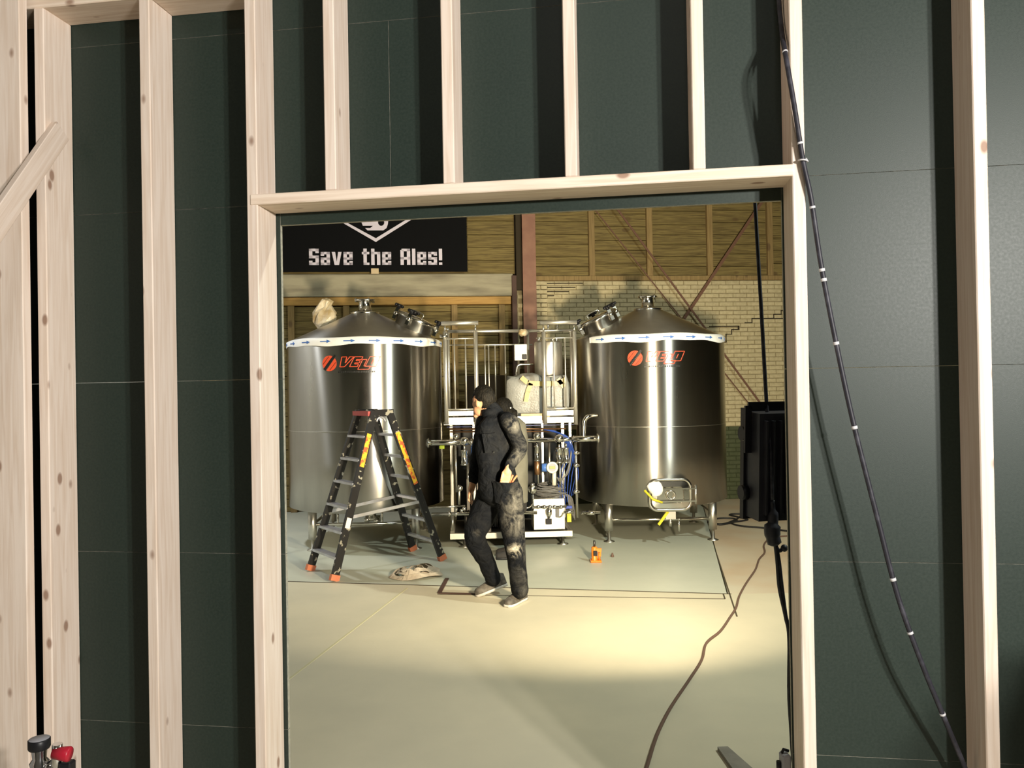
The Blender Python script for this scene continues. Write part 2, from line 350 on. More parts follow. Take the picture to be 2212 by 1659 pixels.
    def poly(s, pts, th, mi=0):
        """flat polygon (world pts, ccw seen from the front) with thickness vector th"""
        pts = [Vector(p) for p in pts]; th = Vector(th); n = len(pts)
        return s.add(pts + [p + th for p in pts], [tuple(range(n)), tuple(range(2 * n - 1, n - 1, -1))] + [(i, n + i, n + (i + 1) % n, (i + 1) % n) for i in range(n)], mi)
    def loft(s, rings, mi=0):
        n = len(rings[0]); vs = [p for r in rings for p in r]; fs = []
        for i in range(len(rings) - 1):
            for k in range(n):
                k2 = (k + 1) % n; fs.append((i * n + k, i * n + k2, (i + 1) * n + k2, (i + 1) * n + k))
        s.add(vs, fs, mi, True); o = len(s.v) - len(vs)
        s.f.append([o + k for k in range(n)][::-1]); s.m.append(mi); s.sm.append(True)
        s.f.append([o + (len(rings) - 1) * n + k for k in range(n)]); s.m.append(mi); s.sm.append(True)
        return s
    def mesh(s, name, off=Vector((0, 0, 0)), mats=()):
        me = bpy.data.meshes.new(name); me.from_pydata([tuple(p - off) for p in s.v], [], s.f)
        for q in mats: me.materials.append(MATS[q])
        me.polygons.foreach_set('material_index', s.m); me.polygons.foreach_set('use_smooth', s.sm)
        me.update()
        bm = bmesh.new(); bm.from_mesh(me); bmesh.ops.recalc_face_normals(bm, faces=bm.faces); bm.to_mesh(me); bm.free()
        return me
    def build(s, name, mats, parent=None, off=None, loc=None):
        if isinstance(mats, str): mats = (mats,)
        if off is None: off = parent['_o'] if parent is not None and '_o' in parent else Vector((0, 0, 0))
        off = Vector(off); me = s.mesh(name, off, mats)
        o = bpy.data.objects.new(name, me); COL.objects.link(o)
        if parent is not None: o.parent = parent; o['_o'] = tuple(off)
        else: o.location = off
        return o
def tag(o, label, cat, group=None):
    o['label'] = label; o['category'] = cat
    if group: o['group'] = group
    return o
def struct(o, label=None):
    o['kind'] = 'structure'
    if label: o['label'] = label
    return o
def thing(name, label, cat, loc=(0, 0, 0), rz=0.0, group=None):
    o = bpy.data.objects.new(name, None); COL.objects.link(o); o.empty_display_size = 0.1
    o.location = loc; o.rotation_euler = (0, 0, rz); tag(o, label, cat, group)
    o['_o'] = tuple(loc) if rz == 0 else (0, 0, 0)   # with a turn, parts are given in local coordinates
    return o
def frame_thing(fr, name, label, cat): return thing(name, label, cat, fr.o, fr.yaw)
def solo(mb, name, mats, label, cat, base, group=None):
    return tag(mb.build(name, mats, None, base), label, cat, group)
def bez(pts, n=8):
    """smooth path through the points (Catmull-Rom)"""
    P = [Vector(p) for p in pts]; P = [P[0] * 2 - P[1]] + P + [P[-1] * 2 - P[-2]]; out = []
    for i in range(1, len(P) - 2):
        for k in range(n):
            t = k / n; a, b, c, d = P[i - 1], P[i], P[i + 1], P[i + 2]
            out.append(0.5 * ((2 * b) + (c - a) * t + (2 * a - 5 * b + 4 * c - d) * t * t + (3 * b - a - 3 * c + d) * t ** 3))
    out.append(P[-2]); return out
# ================================================================== THE SETTING
H = 5.6
# --- floor: sawn slabs of one concrete floor
def fpoly(pts, z0, z1):
    mb = MB(); mb.poly([V3(x, y, z1) for x, y in pts], V3(0, 0, z0 - z1)); return mb
J0, J1 = ground(612, 1256), ground(1572, 1283)           # the saw cut in front of the tanks
jd = (J1 - J0).normalized(); jn = V3(-jd.y, jd.x, 0)
JL = J0 - jd * 2.6; JC = J1
K1 = ground(1548, 1197); kd = (K1 - JC).normalized()      # cut running back past the tank
BKY = 13.2
KB = JC + kd * ((BKY - JC.y) / kd.y)
floor = bpy.data.objects.new('floor', None); COL.objects.link(floor); struct(floor, 'smooth concrete floor with saw cuts')
gap = 0.006
def slab(pts, m):
    o = fpoly(pts, -0.15, 0.0).build('floor_slab', m, floor); return o
slab([(JL.x, JL.y + gap), (JC.x - gap, JC.y + gap), (KB.x - gap, BKY), (JL.x, BKY)], 'concrete_pad')
slab([(JL.x, -4.6), (7.6, -4.6), (7.6, JC.y + (7.6 - JC.x) * jd.y / jd.x * 0.0), (JC.x, JC.y), (JL.x, JL.y)], 'concrete_floor')
slab([(JC.x + gap, JC.y), (7.6, JC.y), (7.6, BKY), (KB.x + gap, BKY)], 'concrete_brownish')
MB().box((JL.x, -4.7, -0.2), (7.6, BKY, -0.151)).build('sub_floor', 'joint_dark', floor)
def strip(p0, p1, w, m, h=0.002):
    return MB().bar(V3(p0.x, p0.y, h / 2), V3(p1.x, p1.y, h / 2), w, h).build('joint_strip', m, floor)
strip(J0 - jd * 2.4, JC + jd * 0.03, 0.018, 'joint_dark')
a = ground(945, 1284); b_ = ground(1566, 1294); strip(a, b_, 0.012, 'joint_dark'); strip(b_, b_ + jn * 0.16, 0.012, 'joint_dark')
c0 = ground(615, 1474); c1 = ground(880, 1270); strip(c0 + (c0 - c1) * 0.4, c1, 0.016, 'joint_pale')
strip(ground(1592, 1332), K1, 0.012, 'joint_dark')
# --- hall shell and the room in front of the partition
def wallbox(name, a, b, m, label=None): return struct(MB().box(a, b).build(name, m), label)
wallbox('ceiling', (-4.65, -4.7, H), (7.7, BKY, H + 0.15), 'ceiling_deck', 'dim roof deck over the hall')
wallbox('wall_left', (-4.65, -4.7, -0.15), (-4.55, BKY, H), 'hall_side', 'far side wall of the hall')
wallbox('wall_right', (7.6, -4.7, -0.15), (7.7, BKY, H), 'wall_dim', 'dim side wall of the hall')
wallbox('wall_rear', (-4.55, -4.75, -0.15), (7.6, -4.65, H), 'wall_plaster', 'plain plastered wall behind the front room')

# --- partition: timber studs with dark green boards on the far side
wf = bpy.data.objects.new('wall_front', None); COL.objects.link(wf); wf.location = FP.o; wf.rotation_euler = (0, 0, FP.yaw)
struct(wf, 'stud partition of pale spruce timber sheathed with dark green boards')
ST = 0.140; TH = 0.016
seam = FP.px(300, 825)[1]; rows = [seam + 0.61 * k for k in range(-3, 7)]
uL = FP.px(617, 1200)[0]; uR = FP.px(1697, 1000, TH)[0]; zT = FP.px(810, 477)[1]
uA, uB = -4.5, 7.0
rows[0] = 0.0
rows = [r for r in rows if r < H - 0.1] + [H]
def board(u0, u1, z0, z1):
    g = 0.0005
    MB().bbox((u0 + g, 0, z0 + g), (u1 - g, TH, z1 - g), 0.0006, 0, 1, 2).build('sheathing_board', ('green_board', 'board_scuff', 'board_core'), wf)
for i in range(len(rows) - 1):
    z0, z1 = rows[i], rows[i + 1]
    if z1 - z0 < 0.02: continue
    if z0 >= zT - 0.001:
        off = 0.35 if i % 2 else -0.42
        for (p, q) in ((uA, -3.3 + off), (-3.3 + off, -0.28 + off * 0.3), (-0.28 + off * 0.3, 2.2 + off), (2.2 + off, uB)): board(p, q, z0, z1)
    else:
        board(uA, -3.4, z0, z1); board(-3.4, uL, z0, min(z1, 9)); board(uR, 2.75, z0, z1); board(2.75, uB, z0, z1)
        if z1 > zT + 0.001: board(uL, uR, zT, z1)
def stud(u, z0, z1, w=0.038, v0=-ST, v1=0.0, name='stud'):
    return MB().bbox((u, v0, z0), (u + w, v1, z1), 0.003).build(name, 'spruce_upright', wf)
pf = lambda x, y: FP.px(x, y, -ST)[0]
hz1 = FP.px(1000, 394.5, -ST)[1]; hz0 = FP.px(1000, 418.5, -ST)[1]
us1, us2, us3 = pf(83, 830), pf(311, 830), pf(539, 830)
usR, us4 = pf(1720, 830), pf(2098 + 16, 830)
ptop = FP.px(300, 42, 0)[1]
MB().bbox((-4.4, -ST, 0.0), (us3 + 0.038, 0, 0.038), 0.003).build('bottom_plate', 'spruce_level', wf)
MB().bbox((usR, -ST, 0.0), (uB, 0, 0.038), 0.003).build('bottom_plate', 'spruce_level', wf)
stud(us1, 0.038, ptop); stud(us2, 0.038, H); stud(us3, 0.038, H)
stud(usR, 0.038, H); stud(us4, 0.038, H); stud(us4 + 0.406, 0.038, H)
stud(us1 - 0.42, 0.038, H)
for (u0, u1) in ((us1 - 0.382, us1), ):
    MB().bbox((u0, -ST, ptop), (us2, 0, ptop + 0.038), 0.003).build('top_plate', 'spruce_level', wf)
MB().bbox((us2 + 0.038, -ST, ptop), (us3, 0, ptop + 0.038), 0.003).build('top_plate', 'spruce_level', wf)
hd0 = us3 + 0.013
MB().bbox((hd0, -ST - 0.004, hz0), (usR + 0.004, 0, hz1), 0.003).build('door_header', 'spruce_level', wf)
for x, y in ((702, 400), (957, 390), (1220.5, 378), (1497, 360)):
    stud(pf(x, y), hz1, H, name='cripple_stud')
# flat corner post and the kicker brace nailed to the side of the first stud
uc = FP.px(52, 830, -ST - 0.06)[0]
stud(uc - 0.16, 0.0, H, 0.16, -ST - 0.06, -ST - 0.022, 'corner_post')
stud(uc - 0.36, 0.0, H, 0.19, -ST - 0.052, -ST - 0.014, 'corner_post')
ub = us1 + 0.038 + 0.001
va, za = FP.pu(135, 282, ub + 0.02); vb, zb = FP.pu(-40, 540, ub + 0.02)
d = V3(0, vb - va, zb - za)
p1 = V3(ub + 0.012, va, za); p2 = p1 + d.normalized() * 2.35
p2 = p1 + d * ((0.02 - za) / d.z)
kb_ = MB().bbox((-0.012, -0.0375, 0), (0.012, 0.0375, (p2 - p1).length), 0.002).build('kicker_brace', 'spruce_upright', wf)
kz = d.normalized(); kx = V3(1, 0, 0); ky = kz.cross(kx)
kb_.matrix_local = Matrix.Translation(p1) @ Matrix((kx, ky, kz)).transposed().to_4x4()

# --- back wall of the hall
wb = bpy.data.objects.new('wall_back', None); COL.objects.link(wb); wb.location = FB.o; wb.rotation_euler = (0, 0, FB.yaw)
struct(wb, 'old back wall of painted brick below and raw planks above')
bu = lambda x, y, v=0.0: FB.px(x, y, v)[0]
bz = lambda x, y, v=0.0: FB.px(x, y, v)[1]
uCol0, uCol1 = bu(1128, 540, -0.12), bu(1157, 540, -0.12)
zSill = bz(1400, 606); zSill1 = bz(1400, 596); zGreen = bz(1585, 921)
uW0, uW1 = -4.55, 7.4
MB().box((uCol0 - 0.1, 0.012, -0.15), (uW1, 0.25, zSill)).build('mortar_bed', 'mortar', wb)
MB().box((uCol0 - 0.1, 0.006, 0), (uW1, 0.012, zGreen)).build('painted_dado', 'mortar_green', wb)
MB().box((uW0, 0.16, -0.15), (uCol0 - 0.1, 0.3, H)).build('wall_core', 'joint_dark', wb)
MB().box((uCol0 - 0.1, 0.10, zSill), (uW1, 0.3, H)).build('wall_core', 'joint_dark', wb)
# bricks: shared mesh, about 300 in sight as single pieces, the rest joined
CH = (zSill - 0.004) / 51.0; BL = 0.222
def brickmesh(name, l, m):
    return MB().bbox((0, 0, 0), (l, 0.06, CH - 0.009), 0.004).mesh(name, mats=(m,))
bmesh_c = brickmesh('brick', BL - 0.009, 'brick_cream'); bmesh_g = brickmesh('brick', BL - 0.009, 'brick_green')
def toPix(p):
    q = CR.transposed() @ (p - CAM); return CX + F * q.x / -q.z, CY - F * q.y / -q.z
rest_c, rest_g = MB(), MB(); nb = 0
uPil = bu(1182, 640)
for r in range(51):
    z = r * CH; off = (BL / 2 if r % 2 else 0.0)
    u = uCol1 - 0.15 - off
    while u < 7.3:
        px, py = toPix(FB.w(u + BL / 2, 0, z + CH / 2))
        vis = 1157 < px < 1700 and 598 < py < 1080
        if vis and 1238 < px < 1558:            # behind the tank and its cone
            top = 652 + abs(px - 1395) * 0.40
            vis = py < top
        if vis and py > 700 and px < 1262: vis = False
        if vis and px > 1615 and py > 885: vis = False
        green = z + CH / 2 < zGreen
        if vis and nb < 300:
            o = bpy.data.objects.new('brick', bmesh_g if green else bmesh_c); COL.objects.link(o)
            o.parent = wb; o.location = (u, -0.003 + random.uniform(-0.002, 0.002), z + 0.004); nb += 1
        else:
            (rest_g if green else rest_c).box((u, -0.002, z + 0.004), (u + BL - 0.009, 0.03, z + CH - 0.005))
        u += BL
o = rest_c.build('brickwork', 'brick_cream', wb); o['kind'] = 'stuff'
o = rest_g.build('painted_brickwork', 'brick_green', wb); o['kind'] = 'stuff'
# brick pilaster beside the column
for r in range(20, 51):
    z = r * CH
    if r % 2:
        sp = ((uCol1 - 0.02, uCol1 + 0.07), (uCol1 + 0.08, uPil))
    else: sp = ((uCol1 - 0.02, uPil),)
    for (p, q) in sp: MB().bbox((p, -0.05, z + 0.004), (q - 0.006, 0.0, z + CH - 0.006), 0.004).build('pilaster_brick', 'brick_cream', wb)
# stepped crack: open joints
def crack(pts):
    for (x0, y0), (x1, y1) in zip(pts, pts[1:]):
        a, za = FB.px(x0, y0); b, zb = FB.px(x1, y1)
        MB().box((min(a, b) - 0.006, -0.012, min(za, zb) - 0.006), (max(a, b) + 0.006, -0.005, max(za, zb) + 0.006)).build('open_joint', 'crack_void', wb)
crack([(1532, 705), (1596, 705), (1594, 712), (1580, 712), (1580, 722), (1568, 722), (1568, 739), (1560, 739)])
crack([(1609, 697), (1624, 697), (1624, 688), (1671, 688), (1671, 679), (1687, 679), (1687, 671), (1690, 671)])
crack([(1672, 688), (1697, 688)])
crack([(1182, 612), (1258, 612)]); crack([(1182, 621), (1242, 621)]); crack([(1182, 630), (1228, 630)]); crack([(1182, 639), (1196, 639)])
crack([(1157, 602), (1174, 602)])
# sill, posts and planks above the brick
MB().bbox((uCol1, -0.03, zSill), (uW1, 0.09, zSill1), 0.004).build('sill_beam', 'old_post', wb)
posts = [1278, 1403, 1533, 1663]
pu_ = [bu(x, 520) for x in posts]
pu_ += [pu_[-1] + 0.93, pu_[-1] + 1.86, pu_[-1] + 2.8]
for u in pu_: MB().bbox((u - 0.045, -0.02, zSill1), (u + 0.045, 0.08, H), 0.004).build('wall_post', 'old_post', wb)
edges = [uCol1] + pu_
def planks(u0, u1, z0, z1, v=0.04):
    z = z0
    while z < z1 - 0.02:
        h = min(random.choice((0.15, 0.19, 0.21)), z1 - z)
        MB().bbox((u0, v + random.uniform(-0.008, 0.008), z + 0.003), (u1, v + 0.06, z + h - 0.003), 0.004).build('plank', 'old_plank', wb)
        z += h
for i in range(len(edges) - 1): planks(edges[i], edges[i + 1], zSill1, H)
# left of the column: planks above, concrete lintel, timber plate, recessed plank infill with posts
zl1, zl0 = bz(850, 592), bz(850, 640); zp1, zp0 = bz(850, 643), bz(850, 658)
uLin = bu(1108, 610)
for (p, q) in ((bu(620, 520), bu(860, 520)), (bu(860, 520), bu(1010, 520)), (bu(1010, 520), uCol0 - 0.10)): planks(p, q, zl1, H)
planks(-4.5, bu(620, 520), zl1, H)
MB().bbox((-4.5, -0.02, zl0), (uLin, 0.2, zl1), 0.012).build('concrete_lintel', 'lintel_concrete', wb)
MB().bbox((-4.5, 0.01, zp0), (uLin - 0.03, 0.17, zl0 - 0.008), 0.004).build('timber_plate', 'orange_beam', wb)
for x in (507, 627, 747, 866, 982, 1085):
    u = bu(x, 680); MB().bbox((u - 0.045, 0.05, 0.0), (u + 0.045, 0.14, zp0), 0.004).build('infill_post', 'old_post', wb)
ie = [-4.5] + [bu(x, 680) for x in (507, 627, 747, 866, 982, 1085)] + [uCol0 - 0.12]
for i in range(len(ie) - 1): planks(ie[i], ie[i + 1], 0.0, zp0, 0.11)
MB().bbox((uLin - 0.02, -0.05, 0.4), (uLin + 0.055, 0.12, zl1 - 0.03), 0.004).build('edge_post', 'rust_dark', wb)
# steel column
stc = bpy.data.objects.new('steel_column', None); COL.objects.link(stc); stc.parent = wb; stc['_o'] = (0, 0, 0)
MB().bbox((uCol0, -0.14, 0), (uCol1, -0.12, H), 0.002).build('flange', 'rust_primer', stc)
MB().bbox((uCol0, 0.04, 0), (uCol1, 0.06, H), 0.002).build('flange', 'rust_primer', stc)
um = (uCol0 + uCol1) / 2
MB().box((um - 0.006, -0.12, 0), (um + 0.006, 0.04, H)).build('web', 'rust_dark', stc)
MB().box((uCol0 - 0.085, -0.06, zl1 - 0.25), (uCol0 - 0.004, 0.1, H)).build('recess_shade', 'crack_void', wb)  # near-black box stands in for the shaded recess beside the column
# wind bracing: steel flats and rods on the wall
def brace(x0, y0, x1, y1, w, v, m, name='brace_rod', foot=True):
    a, za = FB.px(x0, y0, v); b, zb = FB.px(x1, y1, v)
    k = (b - a) / (zb - za); a, za = a + k * (H - 0.02 - za), H - 0.02
    if foot: b, zb = b + k * (0.02 - zb), 0.02
    MB().bar((a, v, za), (b, v, zb), 0.012, w, (0, -1, 0) if False else (-(zb - za), 0, b - a)).build(name, m, wb)
brace(1650, 430, 1478, 688, 0.045, -0.10, 'rod_rust', 'brace_angle', False)
brace(1325, 440, 1655, 888, 0.028, -0.14, 'rod_rust')
brace(1275, 440, 1640, 900, 0.016, -0.05, 'rod_rust')

# ================================================================== STEEL TANKS
def on_cyl(c, R, th, z): return V3(c.x + R * sin(th), c.y - R * cos(th), z)
def decal_bar(mb, c, R, u0, z0, u1, z1, w, mi=0, t=0.0025):
    """a flat stroke wrapped on the tank, (u = arc length from straight ahead, z)"""
    n = max(1, int(abs(u1 - u0) / 0.05)); L_ = sqrt((u1 - u0) ** 2 + (z1 - z0) ** 2); nx, nz = -(z1 - z0) / L_ * w / 2, (u1 - u0) / L_ * w / 2
    for k in range(n):
        a, b = k / n, (k + 1) / n; q = []
        for (s_, sg) in ((a, -1), (b, -1), (b, 1), (a, 1)):
            u = u0 + (u1 - u0) * s_ + nx * sg; z = z0 + (z1 - z0) * s_ + nz * sg; q.append((u, z))
        ps = [on_cyl(c, R + t, u / R, z) for u, z in q] + [on_cyl(c, R - 0.002, u / R, z) for u, z in q]
        mb.hexa(ps, mi)
def decal_poly(mb, c, R, pts, mi=0, t=0.003):
    n = len(pts); mb.add([on_cyl(c, R + t, u / R, z) for u, z in pts] + [on_cyl(c, R - 0.002, u / R, z) for u, z in pts],
        [tuple(range(n))] + [(i, n + i, n + (i + 1) % n, (i + 1) % n) for i in range(n)], mi)

def manway(T, c, pivot, axis, tang, r=0.225):
    """round hatch set square on the cone: neck, lid, clamps with black star knobs, handle"""
    axis = axis.normalized(); tang = tang.normalized(); bin_ = axis.cross(tang)
    neck = MB().lathe([(r, -0.14), (r, 0.10), (r + 0.012, 0.10), (r + 0.012, 0.115)], pivot, 40, axis).build('manway_neck', 'steel_brushed', T)
    lid = MB().lathe([(r + 0.02, 0.115), (r + 0.02, 0.14), (r - 0.02, 0.15), (0.12, 0.16), (0, 0.165)], pivot, 40, axis)
    lid.lathe([(0, 0.114), (r + 0.02, 0.115)], pivot, 40, axis)
    lid = lid.build('manway_lid', 'steel_bright', T)
    h0 = pivot + axis * 0.155
    MB().tube(bez([h0 + tang * -0.07 - bin_ * 0.1, h0 + tang * -0.07 - bin_ * 0.1 + axis * 0.055, h0 + tang * 0.07 - bin_ * 0.1 + axis * 0.055, h0 + tang * 0.07 - bin_ * 0.1], 5), 0.008, 8).build('lid_handle', 'steel_bright', lid)
    for a in (0.15, 2.0, 3.3, 4.6):
        q = pivot + (tang * cos(a) + bin_ * sin(a)) * (r + 0.028)
        cl = MB().bar(q - axis * 0.02 + axis * 0.05, q + axis * 0.16, 0.045, 0.04, tang)
        cl.ball(q + axis * 0.10, (0.035, 0.035, 0.035), 10); cl = cl.build('clamp', 'steel_bright', T)
        kb = MB()
        for k in range(4):
            e = (tang * cos(k * pi / 2 + a) + bin_ * sin(k * pi / 2 + a)) * 0.038; kb.ball(q + axis * 0.195 + e, 0.02, 8)
        kb.cyl(q + axis * 0.16, q + axis * 0.215, 0.022, 0.03, 10).build('clamp_knob', 'black_plastic', cl)

def tank(label, c, R, zb, zr, cone_h, legs, zlogo, th_logo, side, tapes):
    T = thing('steel_tank', label, 'tank', (c.x, c.y, 0))
    o = Vector((c.x, c.y, 0))
    sh = MB().lathe([(R - 0.14, zb - 0.03), (R - 0.03, zb - 0.012), (R, zb), (R, zb + 0.55), (R, zb + 1.1), (R, zr - 0.02), (R - 0.006, zr)], c, 128)
    sh.lathe([(0, zb - 0.045), (R - 0.14, zb - 0.03)], c, 48)
    sh = sh.build('shell', 'steel_brushed', T)
    MB().lathe([(R - 0.001, zb + 0.863), (R + 0.0012, zb + 0.865), (R + 0.0012, zb + 0.868), (R - 0.001, zb + 0.87)], c, 96).build('weld_seam', 'steel_satin', sh)
    cone = MB().lathe([(R - 0.008, zr - 0.004), (R - 0.02, zr + 0.008), (0.15, zr + cone_h), (0.0, zr + cone_h + 0.01)], c, 96).build('cone_roof', 'steel_cone', T)
    zc = zr + cone_h
    MB().lathe([(0.0, zc - 0.02), (0.165, zc - 0.02), (0.17, zc + 0.010), (0.10, zc + 0.022), (0.075, zc + 0.035), (0.068, zc + 0.12), (0.075, zc + 0.14)], c, 40).build('neck_nozzle', 'steel_bright', T)
    fl = MB().lathe([(0.07, zc + 0.135), (0.115, zc + 0.14), (0.12, zc + 0.15), (0.115, zc + 0.162), (0, zc + 0.168)], c, 40)
    for k in range(4):
        a = k * pi / 2 + 0.6; fl.cyl(c + V3(cos(a) * 0.112, sin(a) * 0.112, zc + 0.13), c + V3(cos(a) * 0.112, sin(a) * 0.112, zc + 0.175), 0.014, None, 8)
    fl.build('neck_flange', 'steel_bright', T)
    # hatch on the cone
    sl = atan2(cone_h, R - 0.15); dirv = V3(sin(side), -cos(side), 0); rm = R * 0.64
    pv = c + dirv * rm + V3(0, 0, zr + (R - 0.02 - rm) * tan(sl))
    manway(T, c, pv, dirv * sin(sl) + V3(0, 0, cos(sl)), dirv * cos(sl) - V3(0, 0, sin(sl)))
    # protective tape round the rim, with its arrows
    band = MB(); n = 120; tw = []
    for k in range(n + 1):
        th = tapes[0] + (tapes[1] - tapes[0]) * k / n
        lo = zr - 0.072 + 0.009 * sin(th * 5) + 0.006 * sin(th * 11 + 1); hi = zr + 0.012 + 0.004 * sin(th * 7); tw.append((th, lo, hi))
    vs = []
    for th, lo, hi in tw: vs += [on_cyl(c, R + 0.003, th, lo), on_cyl(c, R + 0.004, th, zr - 0.005), on_cyl(c, R - 0.02, th, hi)]
    band.add(vs, [(3 * k + j, 3 * k + 3 + j, 3 * k + 4 + j, 3 * k + 1 + j) for k in range(n) for j in (0, 1)], 0, True)
    band = band.build('rim_tape', 'tape_white', T)
    th = tapes[0] + 0.12
    while th < tapes[1] - 0.1:
        u = th * R; z = zr - 0.032; ar = MB()
        decal_bar(ar, c, R, u, z, u + 0.085, z, 0.010, 0, 0.007)
        decal_poly(ar, c, R, [(u + 0.08, z - 0.018), (u + 0.125, z), (u + 0.08, z + 0.018)], 0, 0.007); th += 0.30
        ar.build('tape_arrow', 'arrow_blue', band)
    # maker's mark: striped red disc with a slanted black bar, outlined slanted letters, a small line of print
    lg = MB(); u0 = th_logo * R; rr = 0.083; z0 = zlogo
    for sgn in (1, -1):
        pts = []
        for k in range(25):
            a = radians(52 + 12 + (180 - 24) * k / 24) if sgn > 0 else radians(52 + 180 + 12 + (180 - 24) * k / 24)
            pts.append((u0 + rr * cos(a), z0 + rr * sin(a)))
        decal_poly(lg, c, R, pts, 0)
    decal_bar(lg, c, R, u0 - 0.062, z0 - 0.068, u0 + 0.068, z0 + 0.085, 0.026, 1, 0.005)
    for dd in (-0.05, 0.05):
        a, b = u0 + dd * 0.8, z0 - dd * 0.62
        decal_bar(lg, c, R, a - 0.036, b - 0.042, a + 0.036, b + 0.042, 0.004, 1, 0.0042)
    def slant(x, y): return (u0 + 0.115 + x + 0.42 * y, z0 + 0.0 + y)
    def stroke(p):
        for (a, b), (e, f) in zip(p, p[1:]):
            q0, q1 = slant(a, b), slant(e, f); decal_bar(lg, c, R, q0[0], q0[1], q1[0], q1[1], 0.0075)
    hT, hB = 0.065, -0.040
    stroke([(0, hT), (0.055, hT), (0.062, 0.0), (0.085, hT), (0.13, hT), (0.07, hB), (0.02, hB), (0, hT)])                       # V
    stroke([(0.125, hB), (0.135, hT), (0.225, hT), (0.222, 0.035), (0.17, 0.035), (0.17, 0.022), (0.215, 0.022), (0.213, 0.0), (0.168, 0.0), (0.168, -0.012), (0.21, -0.012), (0.208, hB), (0.125, hB)])  # E
    stroke([(0.225, -0.07), (0.235, 0.035), (0.28, 0.035), (0.275, -0.035), (0.345, -0.035), (0.34, -0.07), (0.225, -0.07)])    # L
    stroke([(0.29, -0.04), (0.30, hT), (0.41, hT), (0.405, -0.04), (0.29, -0.04)]); stroke([(0.345, -0.012), (0.348, 0.035)])    # O
    zt = z0 - 0.088
    decal_bar(lg, c, R, u0 + 0.10, zt + 0.014, u0 + 0.46, zt + 0.014, 0.003, 1)
    x = u0 + 0.10
    for w in [0.016, 0.014, 0.018, 0.012, 0.016, 0.018, 0.014] * 3:
        if x > u0 + 0.50: break
        decal_bar(lg, c, R, x, zt - 0.008, x + w, zt - 0.008, 0.018, 1, 0.003); x += w + 0.007
    lg.build('maker_mark', ('logo_red', 'logo_black'), T)
    # legs with screw feet and tie bars
    zl = 0.0
    for (lx, ly) in legs:
        lg_ = MB().cyl((lx, ly, 0.125), (lx, ly, zb - 0.005), 0.047, None, 20).build('leg', 'steel_satin', T)
        MB().lathe([(0.0, 0.0), (0.062, 0.0), (0.062, 0.008), (0.02, 0.022), (0.018, 0.13), (0, 0.13)], (lx, ly, 0), 20).build('foot', 'steel_satin', lg_)
    return T
def tie(T, p, q, z, r=0.017): MB().cyl((p[0], p[1], z), (q[0], q[1], z), r, None, 10).build('tie_bar', 'steel_bright', T)

# the tank behind the stepladder
c1 = V3(-1.725, 9.30, 0); R1 = 0.895
zr1 = at(785, 729, c1.y - R1).z; zb1 = at(785, 1108, c1.y - R1).z
legs1 = [(-2.235, 8.72), (-1.09, 8.72), (-2.28, 9.90), (-1.13, 9.92)]
T1 = tank('brushed steel tank with a cone roof behind the stepladder', c1, R1, zb1, zr1, 0.345, legs1,
          at(718, 785, 8.45).z, radians(-14.8), radians(84), (radians(-80), radians(100)))
tie(T1, legs1[0], legs1[1], 0.285); tie(T1, legs1[1], legs1[3], 0.285); tie(T1, legs1[0], legs1[2], 0.285)
# inlet spigot on the far shoulder of its cone, still bagged
sp0 = at(697, 712, 9.25); sp1 = at(700, 690, 9.25)
sg = MB().cyl(sp0 - V3(0, 0, 0.12), sp1, 0.062, None, 20).build('inlet_spigot', 'steel_bright', T1)
bagc = at(703, 680, 9.25); bg = MB(); bg.ball(bagc, (0.14, 0.13, 0.15), 16)
for p in bg.v:
    q = p - bagc; n = mnoise.noise(q * 9) * 0.45 + mnoise.noise(q * 21) * 0.25
    p += q * n; p.x += 0.05 * (q.z / 0.15); 
    if q.z > 0.06: p.z += 0.03; p.x -= q.x * 0.45
for i in range(len(bg.sm)): bg.sm[i] = False
bg.build('protective_bag', 'paper_bag', T1)
# outlet and trolley handle under the tank
u0, u1 = at(730, 1112, 8.9), at(825, 1112, 8.9)
MB().tube(bez([u0 + V3(0, 0, 0.02), u0 - V3(0, 0, 0.10), V3(u0.x + 0.03, u0.y, u0.z - 0.125), V3(u1.x - 0.03, u1.y, u0.z - 0.125), u1 - V3(0, 0, 0.10), u1 + V3(0, 0, 0.04)], 5), 0.011, 8).build('drain_guard', 'steel_bright', T1)
dv = MB(); e = at(803, 1118, 9.0); dv.cyl(e + V3(-0.07, 0, -0.01), e + V3(0.10, 0, -0.01), 0.035, None, 14); dv.ball(e + V3(0.06, -0.03, -0.03), 0.04, 10); dv.ball(e + V3(-0.05, -0.03, -0.02), 0.035, 10); dv.cyl(e + V3(0, 0, 0), e + V3(0, 0, 0.09), 0.05, None, 14)
dv.build('drain_valve', 'steel_bright', T1)

# the tank in front of the painted brick wall
c2 = V3(1.655, 9.50, 0); R2 = 0.885
zr2 = at(1400, 722, c2.y - R2).z; zb2 = at(1400, 1094, c2.y - R2).z
legs2 = [(1.07, 8.92), (2.245, 8.92), (1.05, 10.08), (2.30, 10.10)]
T2 = tank('brushed steel tank with a cone roof in front of the painted brick wall', c2, R2, zb2, zr2, 0.355, legs2,
          at(1377, 773, 8.62).z, radians(-19.5), radians(-84), (radians(-58), radians(92)))
tie(T2, legs2[0], legs2[1], 0.245); tie(T2, legs2[1], legs2[3], 0.30, 0.012); tie(T2, legs2[0], legs2[2], 0.30, 0.012)
# loose end of the tape
e0 = on_cyl(c2, R2 + 0.006, radians(-58), zr2 - 0.025)
MB().poly([e0 + V3(0, 0, -0.035), e0 + V3(0.16, -0.035, -0.07), e0 + V3(0.17, -0.03, 0.0), e0 + V3(0, 0, 0.025)], V3(0, -0.002, 0)).build('tape_end', 'tape_white', T2)
